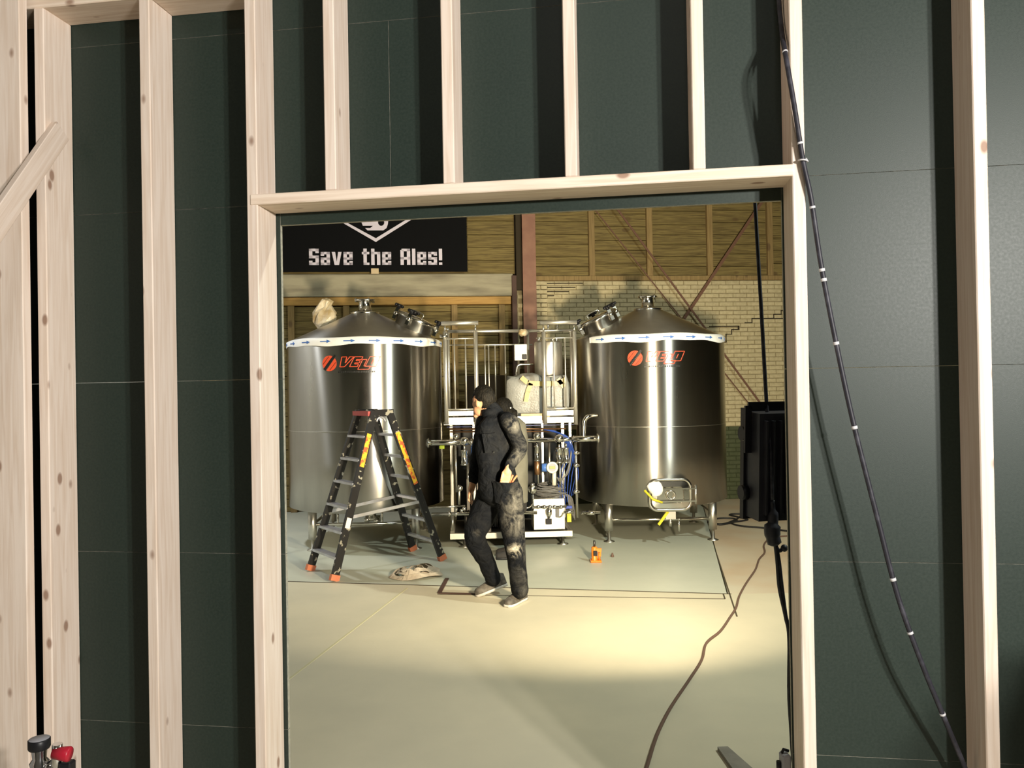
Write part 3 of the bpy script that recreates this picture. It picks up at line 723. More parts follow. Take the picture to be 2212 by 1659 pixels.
# side manway near its foot: rounded frame, dished door, centre boss, two clamp arms, hinge pin
mth = radians(3.0)
mc = on_cyl(c2, R2, mth, at(1437, 1068, 8.62).z); mn = V3(sin(mth), -cos(mth), 0); mt_ = V3(cos(mth), sin(mth), 0); UZ = V3(0, 0, 1)
def rrect(hw, hh, r, n=6):
    out = []
    for (cx_, cz_, a0) in ((hw - r, hh - r, 0), (-hw + r, hh - r, pi / 2), (-hw + r, -hh + r, pi), (hw - r, -hh + r, 1.5 * pi)):
        for k in range(n + 1): a = a0 + pi / 2 * k / n; out.append((cx_ + r * cos(a), cz_ + r * sin(a)))
    return out
def ringpts(hw, hh, r, d): return [mc + mt_ * x + UZ * z + mn * d for x, z in rrect(hw, hh, r)]
fr = MB().tube(ringpts(0.225, 0.165, 0.09, 0.03), 0.02, 10, close=True)
fr.loft([ringpts(0.24, 0.18, 0.09, -0.14), ringpts(0.235, 0.175, 0.09, 0.02)]); fr.build('manway_frame', 'steel_bright', T2)
dr = MB().loft([ringpts(0.205, 0.145, 0.075, 0.0), ringpts(0.205, 0.145, 0.075, 0.045), ringpts(0.15, 0.09, 0.05, 0.055), ringpts(0.14, 0.075, 0.04, 0.035)])
for i in range(len(dr.sm)): dr.sm[i] = False
dr = dr.build('manway_door', 'steel_bright', T2)
for z in (0.068, -0.068): MB().bar(mc + mt_ * -0.17 + UZ * z + mn * 0.07, mc + mt_ * 0.275 + UZ * z + mn * 0.07, 0.02, 0.016).build('clamp_arm', 'steel_bright', dr)
MB().tube([mc + mt_ * (0.045 * cos(a * pi / 10)) + UZ * (0.045 * sin(a * pi / 10)) + mn * 0.065 for a in range(20)], 0.010, 8, close=True).build('sight_ring', 'steel_bright', dr)
MB().cyl(mc + mt_ * 0.275 + UZ * 0.105 + mn * 0.06, mc + mt_ * 0.275 - UZ * 0.105 + mn * 0.06, 0.014, None, 10).build('hinge_pin', 'steel_satin', T2)
wr = MB().ball(mc + mt_ * -0.165 + UZ * 0.075 + mn * 0.085, (0.075, 0.05, 0.085), 12)
for p in wr.v: p += (p - mc) * (mnoise.noise(p * 14) * 0.16)
wr.build('taped_catch', 'tape_white', T2)
MB().tube([mc + mt_ * -0.29 + UZ * 0.06 + mn * 0.06, mc + mt_ * -0.2 + UZ * -0.04 + mn * 0.085, mc + mt_ * -0.1 + UZ * -0.075 + mn * 0.08], 0.013, 8).build('catch_handle', 'tag_yellow', T2)
# outlet with its small valve below
ob = V3(mc.x + 0.01, mc.y + 0.03, 0)
ov = MB().box((ob.x - 0.055, ob.y - 0.03, zb2 - 0.145), (ob.x + 0.055, ob.y + 0.08, zb2 - 0.03)); ov.cyl((ob.x, ob.y, 0.21), (ob.x, ob.y, zb2 - 0.12), 0.016, None, 12)
for z in (0.25, 0.275, 0.30): ov.lathe([(0.015, -0.006), (0.026, 0), (0.015, 0.006)], (ob.x, ob.y, z), 14)
ov = ov.build('outlet_valve', 'steel_satin', T2)
MB().bar((ob.x - 0.03, ob.y - 0.03, zb2 - 0.06), (ob.x - 0.14, ob.y - 0.05, zb2 - 0.20), 0.012, 0.03).build('valve_lever', 'tag_yellow', ov)
sv = MB().cyl((ob.x + 0.09, ob.y - 0.02, 0.16), (ob.x + 0.09, ob.y - 0.02, 0.29), 0.012, None, 10); sv.lathe([(0.0, 0), (0.028, 0), (0.03, 0.006), (0, 0.012)], (ob.x + 0.09, ob.y - 0.02, 0.288), 14); sv.build('drain_cock', 'steel_bright', T2)

# ================================================================== STEPLADDER
lb = [ground(669, 1233), ground(721, 1256), ground(893, 1190), ground(957, 1211)]    # left pair far/near, right pair far/near
lm = (lb[0] + lb[1] + lb[2] + lb[3]) / 4
LD = thing('stepladder', 'black double-sided stepladder with paint-splashed rails and a red top tread', 'ladder', (lm.x, lm.y, 0))
wdir = (lb[1] - lb[0]).normalized(); zt = at(815, 887, lm.y).z
sdir = ((lb[2] + lb[3]) / 2 - (lb[0] + lb[1]) / 2).normalized()
tops = [lm - sdir * 0.10 - wdir * 0.17, lm - sdir * 0.10 + wdir * 0.17, lm + sdir * 0.07 - wdir * 0.17, lm + sdir * 0.07 + wdir * 0.17]
tops = [p + V3(0, 0, zt) for p in tops]
for p, q in zip(lb, tops):
    d = (q - p).normalized(); p_ = p + d * 0.03
    rl = MB().bar(p_ + V3(0, 0, 0.0), q, 0.028, 0.075, sdir - d * d.dot(sdir)).build('rail', 'ladder_black', LD)
    MB().bar(p + d * 0.004, p + d * 0.06, 0.040, 0.09, sdir - d * d.dot(sdir)).build('foot', 'ladder_orange', rl)
def tread(a, b, t, m='aluminium', dep=0.085, h=0.022, name='tread'):
    p = lb[a] + (tops[a] - lb[a]) * t; q = lb[b] + (tops[b] - lb[b]) * t
    return MB().bar(p, q, dep, h, (0, 0, 1)).build(name, m, LD)
for k in range(6):
    t = 0.13 + k * 0.142
    tread(0, 1, t); tread(2, 3, t, 'aluminium', 0.05, 0.025)
tread(0, 1, 0.985, 'ladder_red', 0.12, 0.045, 'top_tread')
hg = MB().bar(tops[0] - sdir * 0.0 + V3(0, 0, -0.02), tops[2] + sdir * 0.05 + V3(0, 0, -0.02), 0.03, 0.07); hg.build('hinge', 'ladder_black', LD)
hg = MB().bar(tops[1] - sdir * 0.0 + V3(0, 0, -0.02), tops[3] + sdir * 0.05 + V3(0, 0, -0.02), 0.03, 0.07); hg.build('hinge', 'ladder_black', LD)
MB().tube([tops[1] + wdir * 0.03 - V3(0, 0, 0.11) + sdir * 0.06 + (sdir * cos(a * 0.3) + V3(0, 0, 1) * sin(a * 0.3)) * 0.05 for a in range(11)], 0.012, 8).build('lock_loop', 'aluminium', LD)
for i, j in ((0, 2), (1, 3)):
    p = lb[i] + (tops[i] - lb[i]) * 0.36; q = lb[j] + (tops[j] - lb[j]) * 0.36 + V3(0, 0, 0.07)
    MB().bar(p, q, 0.01, 0.03).build('spreader', 'aluminium', LD)
def sticker(i, t0, t1, m, off):
    p = lb[i] + (tops[i] - lb[i]) * t0; q = lb[i] + (tops[i] - lb[i]) * t1; d = (q - p).normalized()
    MB().bar(p + wdir * off, q + wdir * off, 0.004, 0.05, sdir - d * d.dot(sdir)).build('sticker', m, LD)
sticker(1, 0.66, 0.86, 'label_yellow', 0.0165); sticker(1, 0.30, 0.36, 'label_white', 0.0165); sticker(3, 0.52, 0.86, 'label_yellow', 0.0165)

# ================================================================== PROCESS SKID AND PLATFORM
SK = frame_thing(FS, 'brewhouse_skid', 'steel pipework skid with a railed working platform between two tanks', 'machine')
def L(x, y, v=0.0):
    u, z = FS.px(x, y, v); return V3(u, v, z)
def part(mb, name, m, parent=None): return mb.build(name, m, parent or SK)
def pbox(x0, y0, x1, y1, v0, v1, c=0.003):
    a = L(x0, y1, v0); b = L(x1, y0, v0); return MB().bbox((a.x, v0, a.z), (b.x, v1, b.z), c)
D = 0.95
# base frame on screw feet
part(pbox(972, 1146, 1237, 1166, 0, 0.05), 'base_beam', 'steel_sheet')
ba, bb = L(972, 1166), L(1237, 1146)
for u in (ba.x, bb.x - 0.05): part(MB().bbox((u, 0.05, ba.z), (u + 0.05, D, bb.z)), 'base_beam', 'steel_sheet')
part(MB().bbox((ba.x, D, ba.z), (bb.x, D + 0.05, bb.z)), 'base_beam', 'steel_sheet')
for u in (ba.x + 0.16, (ba.x + bb.x) / 2, bb.x - 0.10):
    for v in (0.10, D - 0.08):
        part(MB().lathe([(0, 0), (0.062, 0), (0.064, 0.008), (0.02, 0.02), (0.017, bb.z - 0.01), (0, bb.z - 0.01)], (u, v, 0), 20), 'foot', 'steel_satin')
part(MB().box((ba.x + 0.05, 0.05, bb.z - 0.03), (bb.x - 0.05, D, bb.z - 0.022)), 'drip_tray', 'steel_dark')
# platform deck, toe boards, legs
zd = L(1100, 916).z
pl0, pl1 = L(958, 905).x, L(1246, 905).x
part(MB().bbox((pl0, 0.0, zd), (pl1, D, zd + 0.035)), 'deck', 'steel_sheet')
for (x0, y0, x1, y1) in ((963, 887, 1023, 899), (963, 901, 1023, 916), (1179, 886, 1240, 898), (1179, 900, 1240, 914), (1036, 898, 1171, 914)):
    part(pbox(x0, y0, x1, y1, -0.03, -0.018), 'toe_board', 'steel_sheet')
zb_ = bb.z
for u in (pl0 + 0.33, pl1 - 0.36, ):
    part(MB().bbox((u - 0.014, 0.30, zb_), (u + 0.014, 0.33, zd)), 'platform_leg', 'steel_satin')
for u in (pl0 + 0.06, pl1 - 0.06):
    part(MB().bbox((u - 0.02, D - 0.08, zb_), (u + 0.02, D - 0.04, zd)), 'platform_leg', 'steel_satin')
part(MB().bbox((pl1 - 0.09, 0.02, zd - 0.25), (pl1 - 0.06, 0.06, zd)), 'platform_leg', 'steel_satin')
# front gates
def ctube(p, q, r, name, m='steel_bright', seg=12, parent=None): return part(MB().cyl(p, q, r, None, seg), name, m, parent)
def gate(xa, xb, yt, ya, yb, bars):
    v = -0.045
    for x in (xa, xb):
        ctube(L(x + 4, 917, v), L(x, 716, v), 0.023, 'gate_post', 'steel_rail'); ctube(L(x, 718, v), L(x, 702, v), 0.010, 'post_stub')
    ctube(L(xa - 8, yt, v), L(xb + 6, yt - 1, v), 0.024, 'top_rail', 'steel_rail')
    ctube(L(xa, ya, v), L(xb, ya - 1, v), 0.008, 'gate_rail', 'steel_rail'); ctube(L(xa + 2, yb, v), L(xb + 3, yb - 1, v), 0.010, 'gate_rail', 'steel_rail')
    for x in bars: ctube(L(x, ya, v), L(x + 3, yb, v), 0.008, 'baluster', 'steel_rail')
gate(961, 1027, 698.5, 732, 885, (981, 1005)); gate(1174, 1240, 697, 730.5, 882.5, (1195, 1220))
# rear guard rail
for x in (968, 1140, 1233): ctube(L(x + 3, 893, D), L(x, 716, D), 0.017, 'rear_post', 'steel_rail')
ctube(L(967, 716, D), L(1124, 715, D), 0.021, 'rear_rail', 'steel_rail'); ctube(L(1124, 715, D), L(1240, 714, D), 0.018, 'rear_rail', 'steel_rail')
ctube(L(967, 745.5, D), L(1150, 744.5, D), 0.009, 'rear_rail', 'steel_rail')
for x in (1047, 1055, 1069, 1091): ctube(L(x, 745, D), L(x + 3, 890, D), 0.009, 'baluster', 'steel_rail')
# wrapped rail joint and its small valves
wj = MB().ball(L(1130, 719, D - 0.03), (0.06, 0.045, 0.045), 12)
for p in wj.v: p += V3(mnoise.noise(p * 30), mnoise.noise(p * 31 + V3(5, 0, 0)), mnoise.noise(p * 29)) * 0.02
part(wj, 'wrapped_joint', 'paper_bag')
gv = MB().ball(L(964, 722, -0.06), 0.022, 10); gv.cyl(L(950, 726, -0.06), L(967, 727, -0.06), 0.02, None, 10); gv.ball(L(967, 711, -0.05), 0.018, 10); part(gv, 'gate_latch', 'steel_bright')
for x in (1184, 1204): part(MB().cyl(L(x, 712, D), L(x, 703, D), 0.012, None, 8).ball(L(x, 704, D), 0.018, 8), 'rail_tap', 'steel_bright')
# blue trunking and copper lines under the deck
part(pbox(965, 917, 1240, 923, 0.04, 0.12), 'blue_trunking', 'blue_paint')
ctube(L(970, 927, 0.03), L(1222, 926, 0.03), 0.010, 'copper_line', 'copper'); ctube(L(972, 933, 0.05), L(1200, 932, 0.05), 0.008, 'copper_line', 'copper')
# main header pipe with clamps, and the bend into the tank beside it
v = -0.09
ctube(L(921, 957, v), L(1010, 955, v), 0.033, 'header_pipe'); ctube(L(1010, 955, v), L(1205, 950, v), 0.026, 'header_pipe'); ctube(L(1203, 950, v), L(1240, 948, v), 0.026, 'header_pipe'); ctube(L(1238, 948.5, v), L(1294, 947, v), 0.036, 'header_pipe')
for x, y, r in ((925, 957, 0.05), (1291, 947, 0.052), (1018, 955, 0.04)):
    part(MB().lathe([(0, -0.012), (r, -0.010), (r + 0.006, 0), (r, 0.010), (0, 0.012)], L(x, y, v), 20, (1, 0, 0)), 'pipe_clamp', 'steel_bright')
part(MB().tube(bez([L(1261, 947, v), L(1261, 925, v), L(1263, 908, v), L(1272, 899, v), L(1290, 897, v + 0.12)], 6), 0.024, 12), 'swan_neck', 'steel_bright')
for x, y, r in ((1160, 942, 0.045), (1208, 947, 0.055), (985, 943, 0.035), (1003, 952, 0.05)):
    part(MB().ball(L(x, y, v - 0.015), (r, r * 0.8, r * 0.85), 14), 'butterfly_valve', 'steel_bright')
# actuators hanging below, with their rods
def actuator(x, y0, y1, r, yr):
    q = MB().lathe([(0, 0), (r * 1.15, 0), (r * 1.15, 0.014), (r, 0.016), (r, 0.15), (r * 1.15, 0.152), (r * 1.15, 0.166), (0, 0.17)], L(x, y1, v), 20)
    q.cyl(L(x, y0 - 6, v), L(x, y0 + 4, v), 0.012, None, 10); o = part(q, 'actuator', 'steel_bright')
    if yr: ctube(L(x + 1, y1, v), L(x + 3, yr, v), 0.010, 'actuator_rod', 'steel_satin', 10, o)
actuator(1160, 964, 996, 0.030, 1045); actuator(1208, 965, 1000, 0.036, 1046); actuator(1222.5, 963, 1000, 0.032, None)
actuator(1003, 968, 1005, 0.034, None)
ctube(L(984, 960, 0), L(986, 1063, 0), 0.012, 'riser_pipe', 'steel_satin'); ctube(L(1011, 1000, 0.02), L(1012, 1066, 0.02), 0.010, 'riser_pipe', 'steel_satin')
ctube(L(1160, 996, -0.07), L(1161, 1025, -0.07), 0.034, 'sensor_sleeve', 'copper'); ctube(L(992, 1048, 0), L(992, 1090, 0), 0.016, 'riser_pipe', 'steel_satin'); part(MB().ball(L(993, 1055, -0.01), 0.035, 10), 'pipe_union', 'steel_satin')
ctube(L(1186, 955, 0.1), L(1188, 1045, 0.1), 0.014, 'riser_pipe', 'steel_satin')
bv = MB().cyl(L(1026, 965, -0.04), L(1026, 1002, -0.04), 0.045, 0.05, 16); part(bv, 'blue_float_switch', 'blue_meter')
bw_ = MB().cyl(L(1026, 1002, -0.04), L(1026, 1020, -0.04), 0.05, 0.045, 16).cyl(L(1026, 1020, -0.04), L(1027, 1034, -0.04), 0.02, None, 10); part(bw_, 'float_base', 'cream_paint')
# instrument line on the right with ball valves
ctube(L(1243, 955, -0.05), L(1247, 1118, -0.05), 0.014, 'instrument_line', 'steel_satin')
for y in (978, 1005, 1062):
    part(MB().ball(L(1244, y, -0.06), (0.03, 0.026, 0.03), 10).cyl(L(1244, y, -0.06), L(1252, y + 1, -0.06), 0.014, None, 10), 'ball_valve', 'steel_bright')
# flow meter with round display
fm = part(MB().cyl(L(1197, 1012, -0.06), L(1197, 1048, -0.06), 0.022, None, 12).ball(L(1193, 1010, -0.06), (0.055, 0.05, 0.055), 14), 'flow_meter', 'cream_paint')
fc = L(1193, 1010, -0.125)
part(MB().lathe([(0.045, 0.02), (0.062, 0.02), (0.064, 0), (0.058, -0.008), (0.045, -0.004)], fc, 28, (0, 1, 0)), 'display_ring', 'cream_paint', fm)
part(MB().lathe([(0, 0), (0.046, 0)], fc, 28, (0, 1, 0)), 'display_face', 'knob_grey', fm)
part(MB().box((fc.x - 0.03, fc.y - 0.006, fc.z - 0.014), (fc.x + 0.03, fc.y - 0.001, fc.z + 0.016)), 'display_screen', 'display_green', fm)
part(MB().cyl(L(1170, 1010, -0.06), L(1184, 1010, -0.06), 0.045, None, 16), 'transmitter_head', 'blue_meter', fm)
# blue air hoses
random.seed(3)
for k in range(7):
    x0 = 1215 + k * 4
    pts = [L(x0 - 40, 928 + k, -0.02), L(x0 - 10, 935 + 2 * k, -0.05 - 0.01 * k), L(x0 + 12 - k, 975 + 4 * k, -0.03), L(x0 - 8 + 3 * k, 1030, 0.0), L(x0 - 2, 1100 - 5 * k, 0.02)]
    part(MB().tube(bez(pts, 6), 0.005, 6), 'air_hose', 'blue_tube')
for k in range(3): part(MB().tube(bez([L(1202, 1030, -0.07), L(1212, 1034 + k * 3, -0.09), L(1228, 1020 - 6 * k, -0.06), L(1236, 970 - 8 * k, -0.04)], 6), 0.005, 6), 'air_hose', 'cable_grey')
# lower pipes
ctube(L(932, 1111, -0.06), L(1160, 1107, -0.06), 0.020, 'drain_pipe'); ctube(L(925, 1097, -0.03), L(1005, 1093, -0.03), 0.010, 'drain_pipe')
part(MB().tube(bez([L(1128, 1098, -0.05), L(1142, 1096, -0.05), L(1150, 1090, -0.05)], 5), 0.012, 8), 'drain_pipe', 'steel_bright')
ctube(L(1218, 1106, -0.06), L(1240, 1106, -0.06), 0.018, 'drain_pipe'); 
for x in (970, 985): part(MB().lathe([(0.02, -0.012), (0.034, -0.008), (0.034, 0.008), (0.02, 0.012)], L(x, 1110, -0.06), 14, (1, 0, 0)), 'pipe_clamp', 'steel_bright')
for x, y in ((985, 1101), (997, 1103), (1003, 1099)): part(MB().ball(L(x, y, -0.05), 0.022, 8), 'hose_union', 'steel_bright')
part(MB().lathe([(0.0, -0.03), (0.05, -0.02), (0.058, 0), (0.05, 0.02), (0, 0.03)], L(1276, 1107, 0.0), 20, (0, 0, 1)).cyl(L(1255, 1110, 0), L(1262, 1108, 0), 0.01, None, 8), 'tank_outlet', 'steel_bright')
ctube(L(1258, 1107, 0.0), L(1297, 1107, 0.0), 0.016, 'tank_outlet_pipe')
# control box on the base with its valve set
cb = part(pbox(1153, 1076, 1220, 1145, -0.03, 0.30, 0.006), 'pump_box', 'steel_sheet')
mfold = MB().cyl(L(1150, 1096, -0.07), L(1224, 1094, -0.07), 0.014, None, 10)
for x in (1163, 1176, 1188, 1198, 1212): mfold.ball(L(x, 1095, -0.075), (0.026, 0.022, 0.022), 10)
part(mfold, 'valve_manifold', 'steel_bright', cb)
part(MB().lathe([(0, -0.05), (0.012, -0.05), (0.03, -0.02), (0.034, 0.03), (0.02, 0.05), (0, 0.05)], L(1186, 1108, -0.07), 14), 'strainer_cup', 'steel_bright', cb)
part(MB().cyl(L(1186, 1113, -0.07), L(1186, 1122, -0.07), 0.01, None, 8), 'strainer_stem', 'steel_satin', cb)
part(pbox(1180, 1121, 1192, 1133, -0.085, -0.03), 'cam_coupling', 'black_plastic', cb)
part(pbox(1201, 1098, 1208, 1118, -0.06, -0.03), 'gauge_glass', 'cable_grey', cb)
part(MB().tube(bez([L(1207, 1117, -0.05), L(1213, 1115, -0.06), L(1218, 1106, -0.06)], 5), 0.009, 8), 'gauge_tube', 'steel_bright', cb)
part(MB().cyl(L(1152, 1096, -0.06), L(1151, 1062, -0.06), 0.008, None, 8).lathe([(0, -0.01), (0.045, -0.008), (0.05, 0), (0.045, 0.008), (0, 0.01)], L(1150, 1057, -0.055), 18, (0, 1, 0)), 'pressure_gauge', 'steel_bright', cb)
part(MB().ball(L(1150, 1047, -0.06), 0.026, 10), 'gauge_tap', 'steel_bright', cb)
part(pbox(1225, 1109, 1234, 1128, -0.02, -0.015), 'yellow_tag', 'tag_yellow'); part(pbox(949, 963, 960, 970, -0.10, -0.095), 'lime_tag', 'tag_lime')
part(pbox(1222, 1093, 1236, 1099, -0.04, 0.0), 'blue_coupling', 'blue_paint')
# plate heat exchanger and pump deep in the frame
ha, hb = L(1000, 1140, 0.5), L(1228, 960, 0.5)
for k in range(14):
    u = ha.x + 0.10 + k * 0.022
    part(MB().bbox((u, 0.35, zb_), (u + 0.017, 0.75, zb_ + 0.72), 0.003), 'exchanger_plate', 'steel_dark')
part(MB().bbox((ha.x + 0.05, 0.30, zb_), (ha.x + 0.09, 0.80, zb_ + 0.80), 0.004), 'exchanger_frame', 'steel_dark'); part(MB().bbox((ha.x + 0.42, 0.30, zb_), (ha.x + 0.46, 0.80, zb_ + 0.80), 0.004), 'exchanger_frame', 'steel_dark')
pm = MB().cyl((ba.x + 0.16, 0.25, zb_ + 0.12), (ba.x + 0.50, 0.25, zb_ + 0.12), 0.09, None, 24)
for k in range(9): pm.lathe([(0.09, -0.005), (0.10, -0.005), (0.10, 0.005), (0.09, 0.005)], (ba.x + 0.18 + k * 0.035, 0.25, zb_ + 0.12), 24, (1, 0, 0))
pm.box((ba.x + 0.2, 0.18, zb_ - 0.02), (ba.x + 0.46, 0.32, zb_ + 0.04)); part(pm, 'pump_motor', 'steel_dark')
ctube(L(978, 1115, -0.0), L(978, 1146, -0.0), 0.012, 'stand_pipe', 'steel_satin')
SK2 = part(MB().box((ba.x + 0.06, D - 0.03, zb_), (bb.x - 0.06, D - 0.015, zd - 0.04)), 'shade_panel', 'black_rubber')  # black sheet stands in for the darkness inside the skid
# pile of grey cable dumped on the pump box
base = L(1188, 1076, 0.1); bw = FS.w(base.x, 0.1, base.z)
random.seed(11); cg = MB()
for k in range(22):
    r = random.uniform(0.09, 0.19); cx_ = random.uniform(-0.03, 0.03); z0 = 0.012 + 0.006 * k; ph = random.uniform(0, 6); tl = random.uniform(0.0, 0.05)
    cg.tube([bw + V3(cx_ + r * cos(a), (random.uniform(-0.02, 0.02) + 0.75 * r * sin(a)), z0 + tl * (1 + cos(a + ph)) * 0.5) for a in [2 * pi * q / 26 for q in range(26)]], 0.0065, 6, close=True)
for k in range(5):
    cg.tube(bez([bw + V3(0.12, -0.05 - 0.01 * k, 0.07), bw + V3(0.19 + 0.01 * k, -0.07, 0.02), bw + V3(0.21 + 0.012 * k, -0.06, -0.09), bw + V3(0.23 + 0.01 * k, -0.05, -0.16 - 0.02 * k)], 6), 0.0065, 6)
solo(cg, 'cable_coil', 'cable_grey', 'heap of coiled grey cable lying on the steel pump box', 'cable', bw)

# things standing on the platform
zdk = zd + 0.035
def sw(x, y, v): u, z = FS.px(x, y, v); return FS.w(u, v, z)
pv_ = sw(1185, 806, 0.62); pr = 0.165
pt = sw(1185, 738, 0.62).z
PV = thing('small_steel_vessel', 'small upright steel vessel on the platform above a bubble-wrapped machine', 'vessel', (pv_.x, pv_.y, zdk))
MB().lathe([(0, zdk + 0.25), (0.05, zdk + 0.26), (pr, zdk + 0.33), (pr, pt - 0.02), (pr - 0.01, pt), (0, pt + 0.01)], (pv_.x, pv_.y, 0), 48).build('shell', 'steel_sheet', PV)
for a in (0.6, 2.7, 4.8): MB().cyl((pv_.x + 0.1 * cos(a), pv_.y + 0.1 * sin(a), zdk), (pv_.x + 0.1 * cos(a), pv_.y + 0.1 * sin(a), zdk + 0.30), 0.014, None, 10).build('leg', 'steel_satin', PV)
for dx in (-0.11, 0.05, 0.10): MB().cyl((pv_.x + dx, pv_.y - 0.02, pt), (pv_.x + dx, pv_.y - 0.02, pt + 0.05), 0.02, None, 12).cyl((pv_.x + dx, pv_.y - 0.02, pt + 0.035), (pv_.x + dx, pv_.y - 0.02, pt + 0.05), 0.032, None, 12).build('top_fitting', 'steel_bright', PV)
# bubble-wrapped machine
def lump(c, hx, hy, hz, amp, sc, n=18, boxy=0.55):
    mb = MB().ball(c, 1.0, 28)
    for p in mb.v:
        q = p - c; m_ = max(abs(q.x), abs(q.y), abs(q.z)); k = (1 - boxy) + boxy / m_; q = q * k
        q = V3(q.x * hx, q.y * hy, q.z * hz); q += V3(mnoise.noise(q * sc), mnoise.noise(q * sc + V3(9, 0, 0)), mnoise.noise(q * sc + V3(0, 9, 0))) * amp
        p.xyz = c + q
    return mb
wa, wb2 = sw(1092, 890, 0.30), sw(1231, 807, 0.30)
wc = V3((wa.x + wb2.x) / 2, sw(1160, 850, 0.30).y, zdk + (wb2.z - zdk) / 2)
WM = thing('wrapped_machine', 'machine wrapped in cloudy bubble film and brown tape on the platform', 'package', (wc.x, wc.y, zdk))
hx, hz_ = (wb2.x - wa.x) / 2, (wb2.z - zdk) / 2
lump(wc, hx, 0.16, hz_, 0.04, 5, boxy=0.72).build('bubble_film', 'bubble_wrap', WM)
fy = wc.y - 0.185
def tp(pts, w):
    m_ = MB()
    for p, q in zip(pts, pts[1:]): m_.bar(V3(p[0], p[2], p[1]), V3(q[0], q[2], q[1]), 0.006, w, (0, 0, 1) if abs(q[0] - p[0]) > abs(q[1] - p[1]) else (1, 0, 0))
    return m_.build('packing_tape', 'brown_tape', WM)
def wp(x, y): q = sw(x, y, 0.1); return (q.x, q.z, fy)
tp([wp(1126, 815), wp(1140, 827), wp(1170, 829), wp(1205, 828), wp(1222, 820)], 0.055)
tp([wp(1147, 828), wp(1140, 846), wp(1136, 868)], 0.05); tp([wp(1205, 818), wp(1218, 836)], 0.045)
cbx = sw(1160, 889, 0.05)
solo(MB().bbox((cbx.x - 0.18, cbx.y - 0.04, zdk), (cbx.x + 0.14, cbx.y + 0.06, zdk + 0.075), 0.004), 'cardboard_box', 'cardboard', 'flattened cardboard sheet folded in front of the bubble-wrapped machine', 'cardboard', V3(cbx.x, cbx.y, zdk))
# white junction box on a stand
jb = sw(1125, 762, 0.80)
JBX = thing('junction_box', 'white junction box on a thin stand at the back of the platform', 'junction box', (jb.x, jb.y, zdk))
ja, jc_ = sw(1111.5, 779, 0.80), sw(1138, 744, 0.80)
MB().bbox((ja.x, jb.y - 0.05, ja.z), (jc_.x, jb.y + 0.04, jc_.z), 0.006).build('box', 'white_plastic', JBX)
MB().bbox((jb.x + 0.02, jb.y - 0.09, ja.z + 0.01), (jc_.x - 0.005, jb.y - 0.05, ja.z + 0.07), 0.004).build('cable_gland', 'black_plastic', JBX)
MB().cyl((jb.x - 0.03, jb.y, zdk), (jb.x - 0.03, jb.y, ja.z), 0.012, None, 10).build('stand', 'steel_satin', JBX)
MB().tube(bez([sw(1116, 822, 0.72), sw(1116, 800, 0.72), sw(1120, 789, 0.72), sw(1135, 787, 0.72), sw(1152, 787, 0.72)], 6), 0.013, 10).build('spray_pipe', 'steel_bright', JBX)
# small fitting left on the deck
df = sw(984, 882, 0.30)
solo(MB().lathe([(0, 0), (0.055, 0), (0.058, 0.012), (0.03, 0.02), (0.026, 0.05), (0.04, 0.055), (0.04, 0.065), (0, 0.068)], (df.x, df.y, zdk), 24), 'pipe_fitting', 'steel_bright', 'loose steel pipe fitting standing on the platform deck behind the balusters', 'pipe fitting', V3(df.x, df.y, zdk))
# dark kettle behind the platform
kt = at(1052, 812, 10.55); kr = 0.30
KT = thing('dark_vessel', 'dark open steel vessel standing behind the platform rail', 'vessel', (kt.x, kt.y, 0))
MB().lathe([(0, 0.35), (kr, 0.36), (kr, kt.z), (kr - 0.01, kt.z + 0.004), (kr - 0.012, kt.z - 0.02), (0, kt.z - 0.03)], (kt.x, kt.y, 0), 56).build('shell', 'steel_dark', KT)
for a in (0.8, 2.4, 3.9, 5.5): MB().cyl((kt.x + 0.24 * cos(a), kt.y + 0.24 * sin(a), 0), (kt.x + 0.24 * cos(a), kt.y + 0.24 * sin(a), 0.37), 0.03, None, 12).build('leg', 'steel_dark', KT)

# ================================================================== BANNER
bv_ = -0.05
def BN(x, y): u, z = FB.px(x, y, bv_); return u, z
b0, bz0 = BN(560, 588); b1, _ = BN(1010, 588); bz1 = BN(800, 360)[1]
BNR = thing('banner', 'black cloth banner reading Save the Ales hung above the concrete lintel', 'banner', FB.w((b0 + b1) / 2, bv_, bz0), FB.yaw)
orig = Vector((-(b0 + b1) / 2, -bv_, -bz0))
sheet = MB(); nx, nz = 24, 12; vs = []
for j in range(nz + 1):
    for i in range(nx + 1):
        u = b0 + (b1 - b0) * i / nx; z = bz0 + (bz1 - bz0) * j / nz; vs.append(V3(u, bv_ + 0.006 * sin(i * 0.9) * sin(j * 0.7 + i * 0.2), z) + orig)
fs = [(j * (nx + 1) + i, j * (nx + 1) + i + 1, (j + 1) * (nx + 1) + i + 1, (j + 1) * (nx + 1) + i) for j in range(nz) for i in range(nx)]
n0 = len(vs); vs2 = [p + V3(0, 0.004, 0) for p in vs]
sheet.add(vs, fs, 0, True); sheet.add(vs2, [f[::-1] for f in fs], 0, True); sheet.build('cloth', 'banner_black', BNR)
ytop = lambda p: V3(p[0], bv_ - 0.014, p[1]) + orig
def bpoly(px_pts, name='emblem'):
    pts = [ytop(BN(x, y)) for x, y in px_pts]; MB().poly(pts, V3(0, 0.004, 0)).build(name, 'banner_white', BNR)
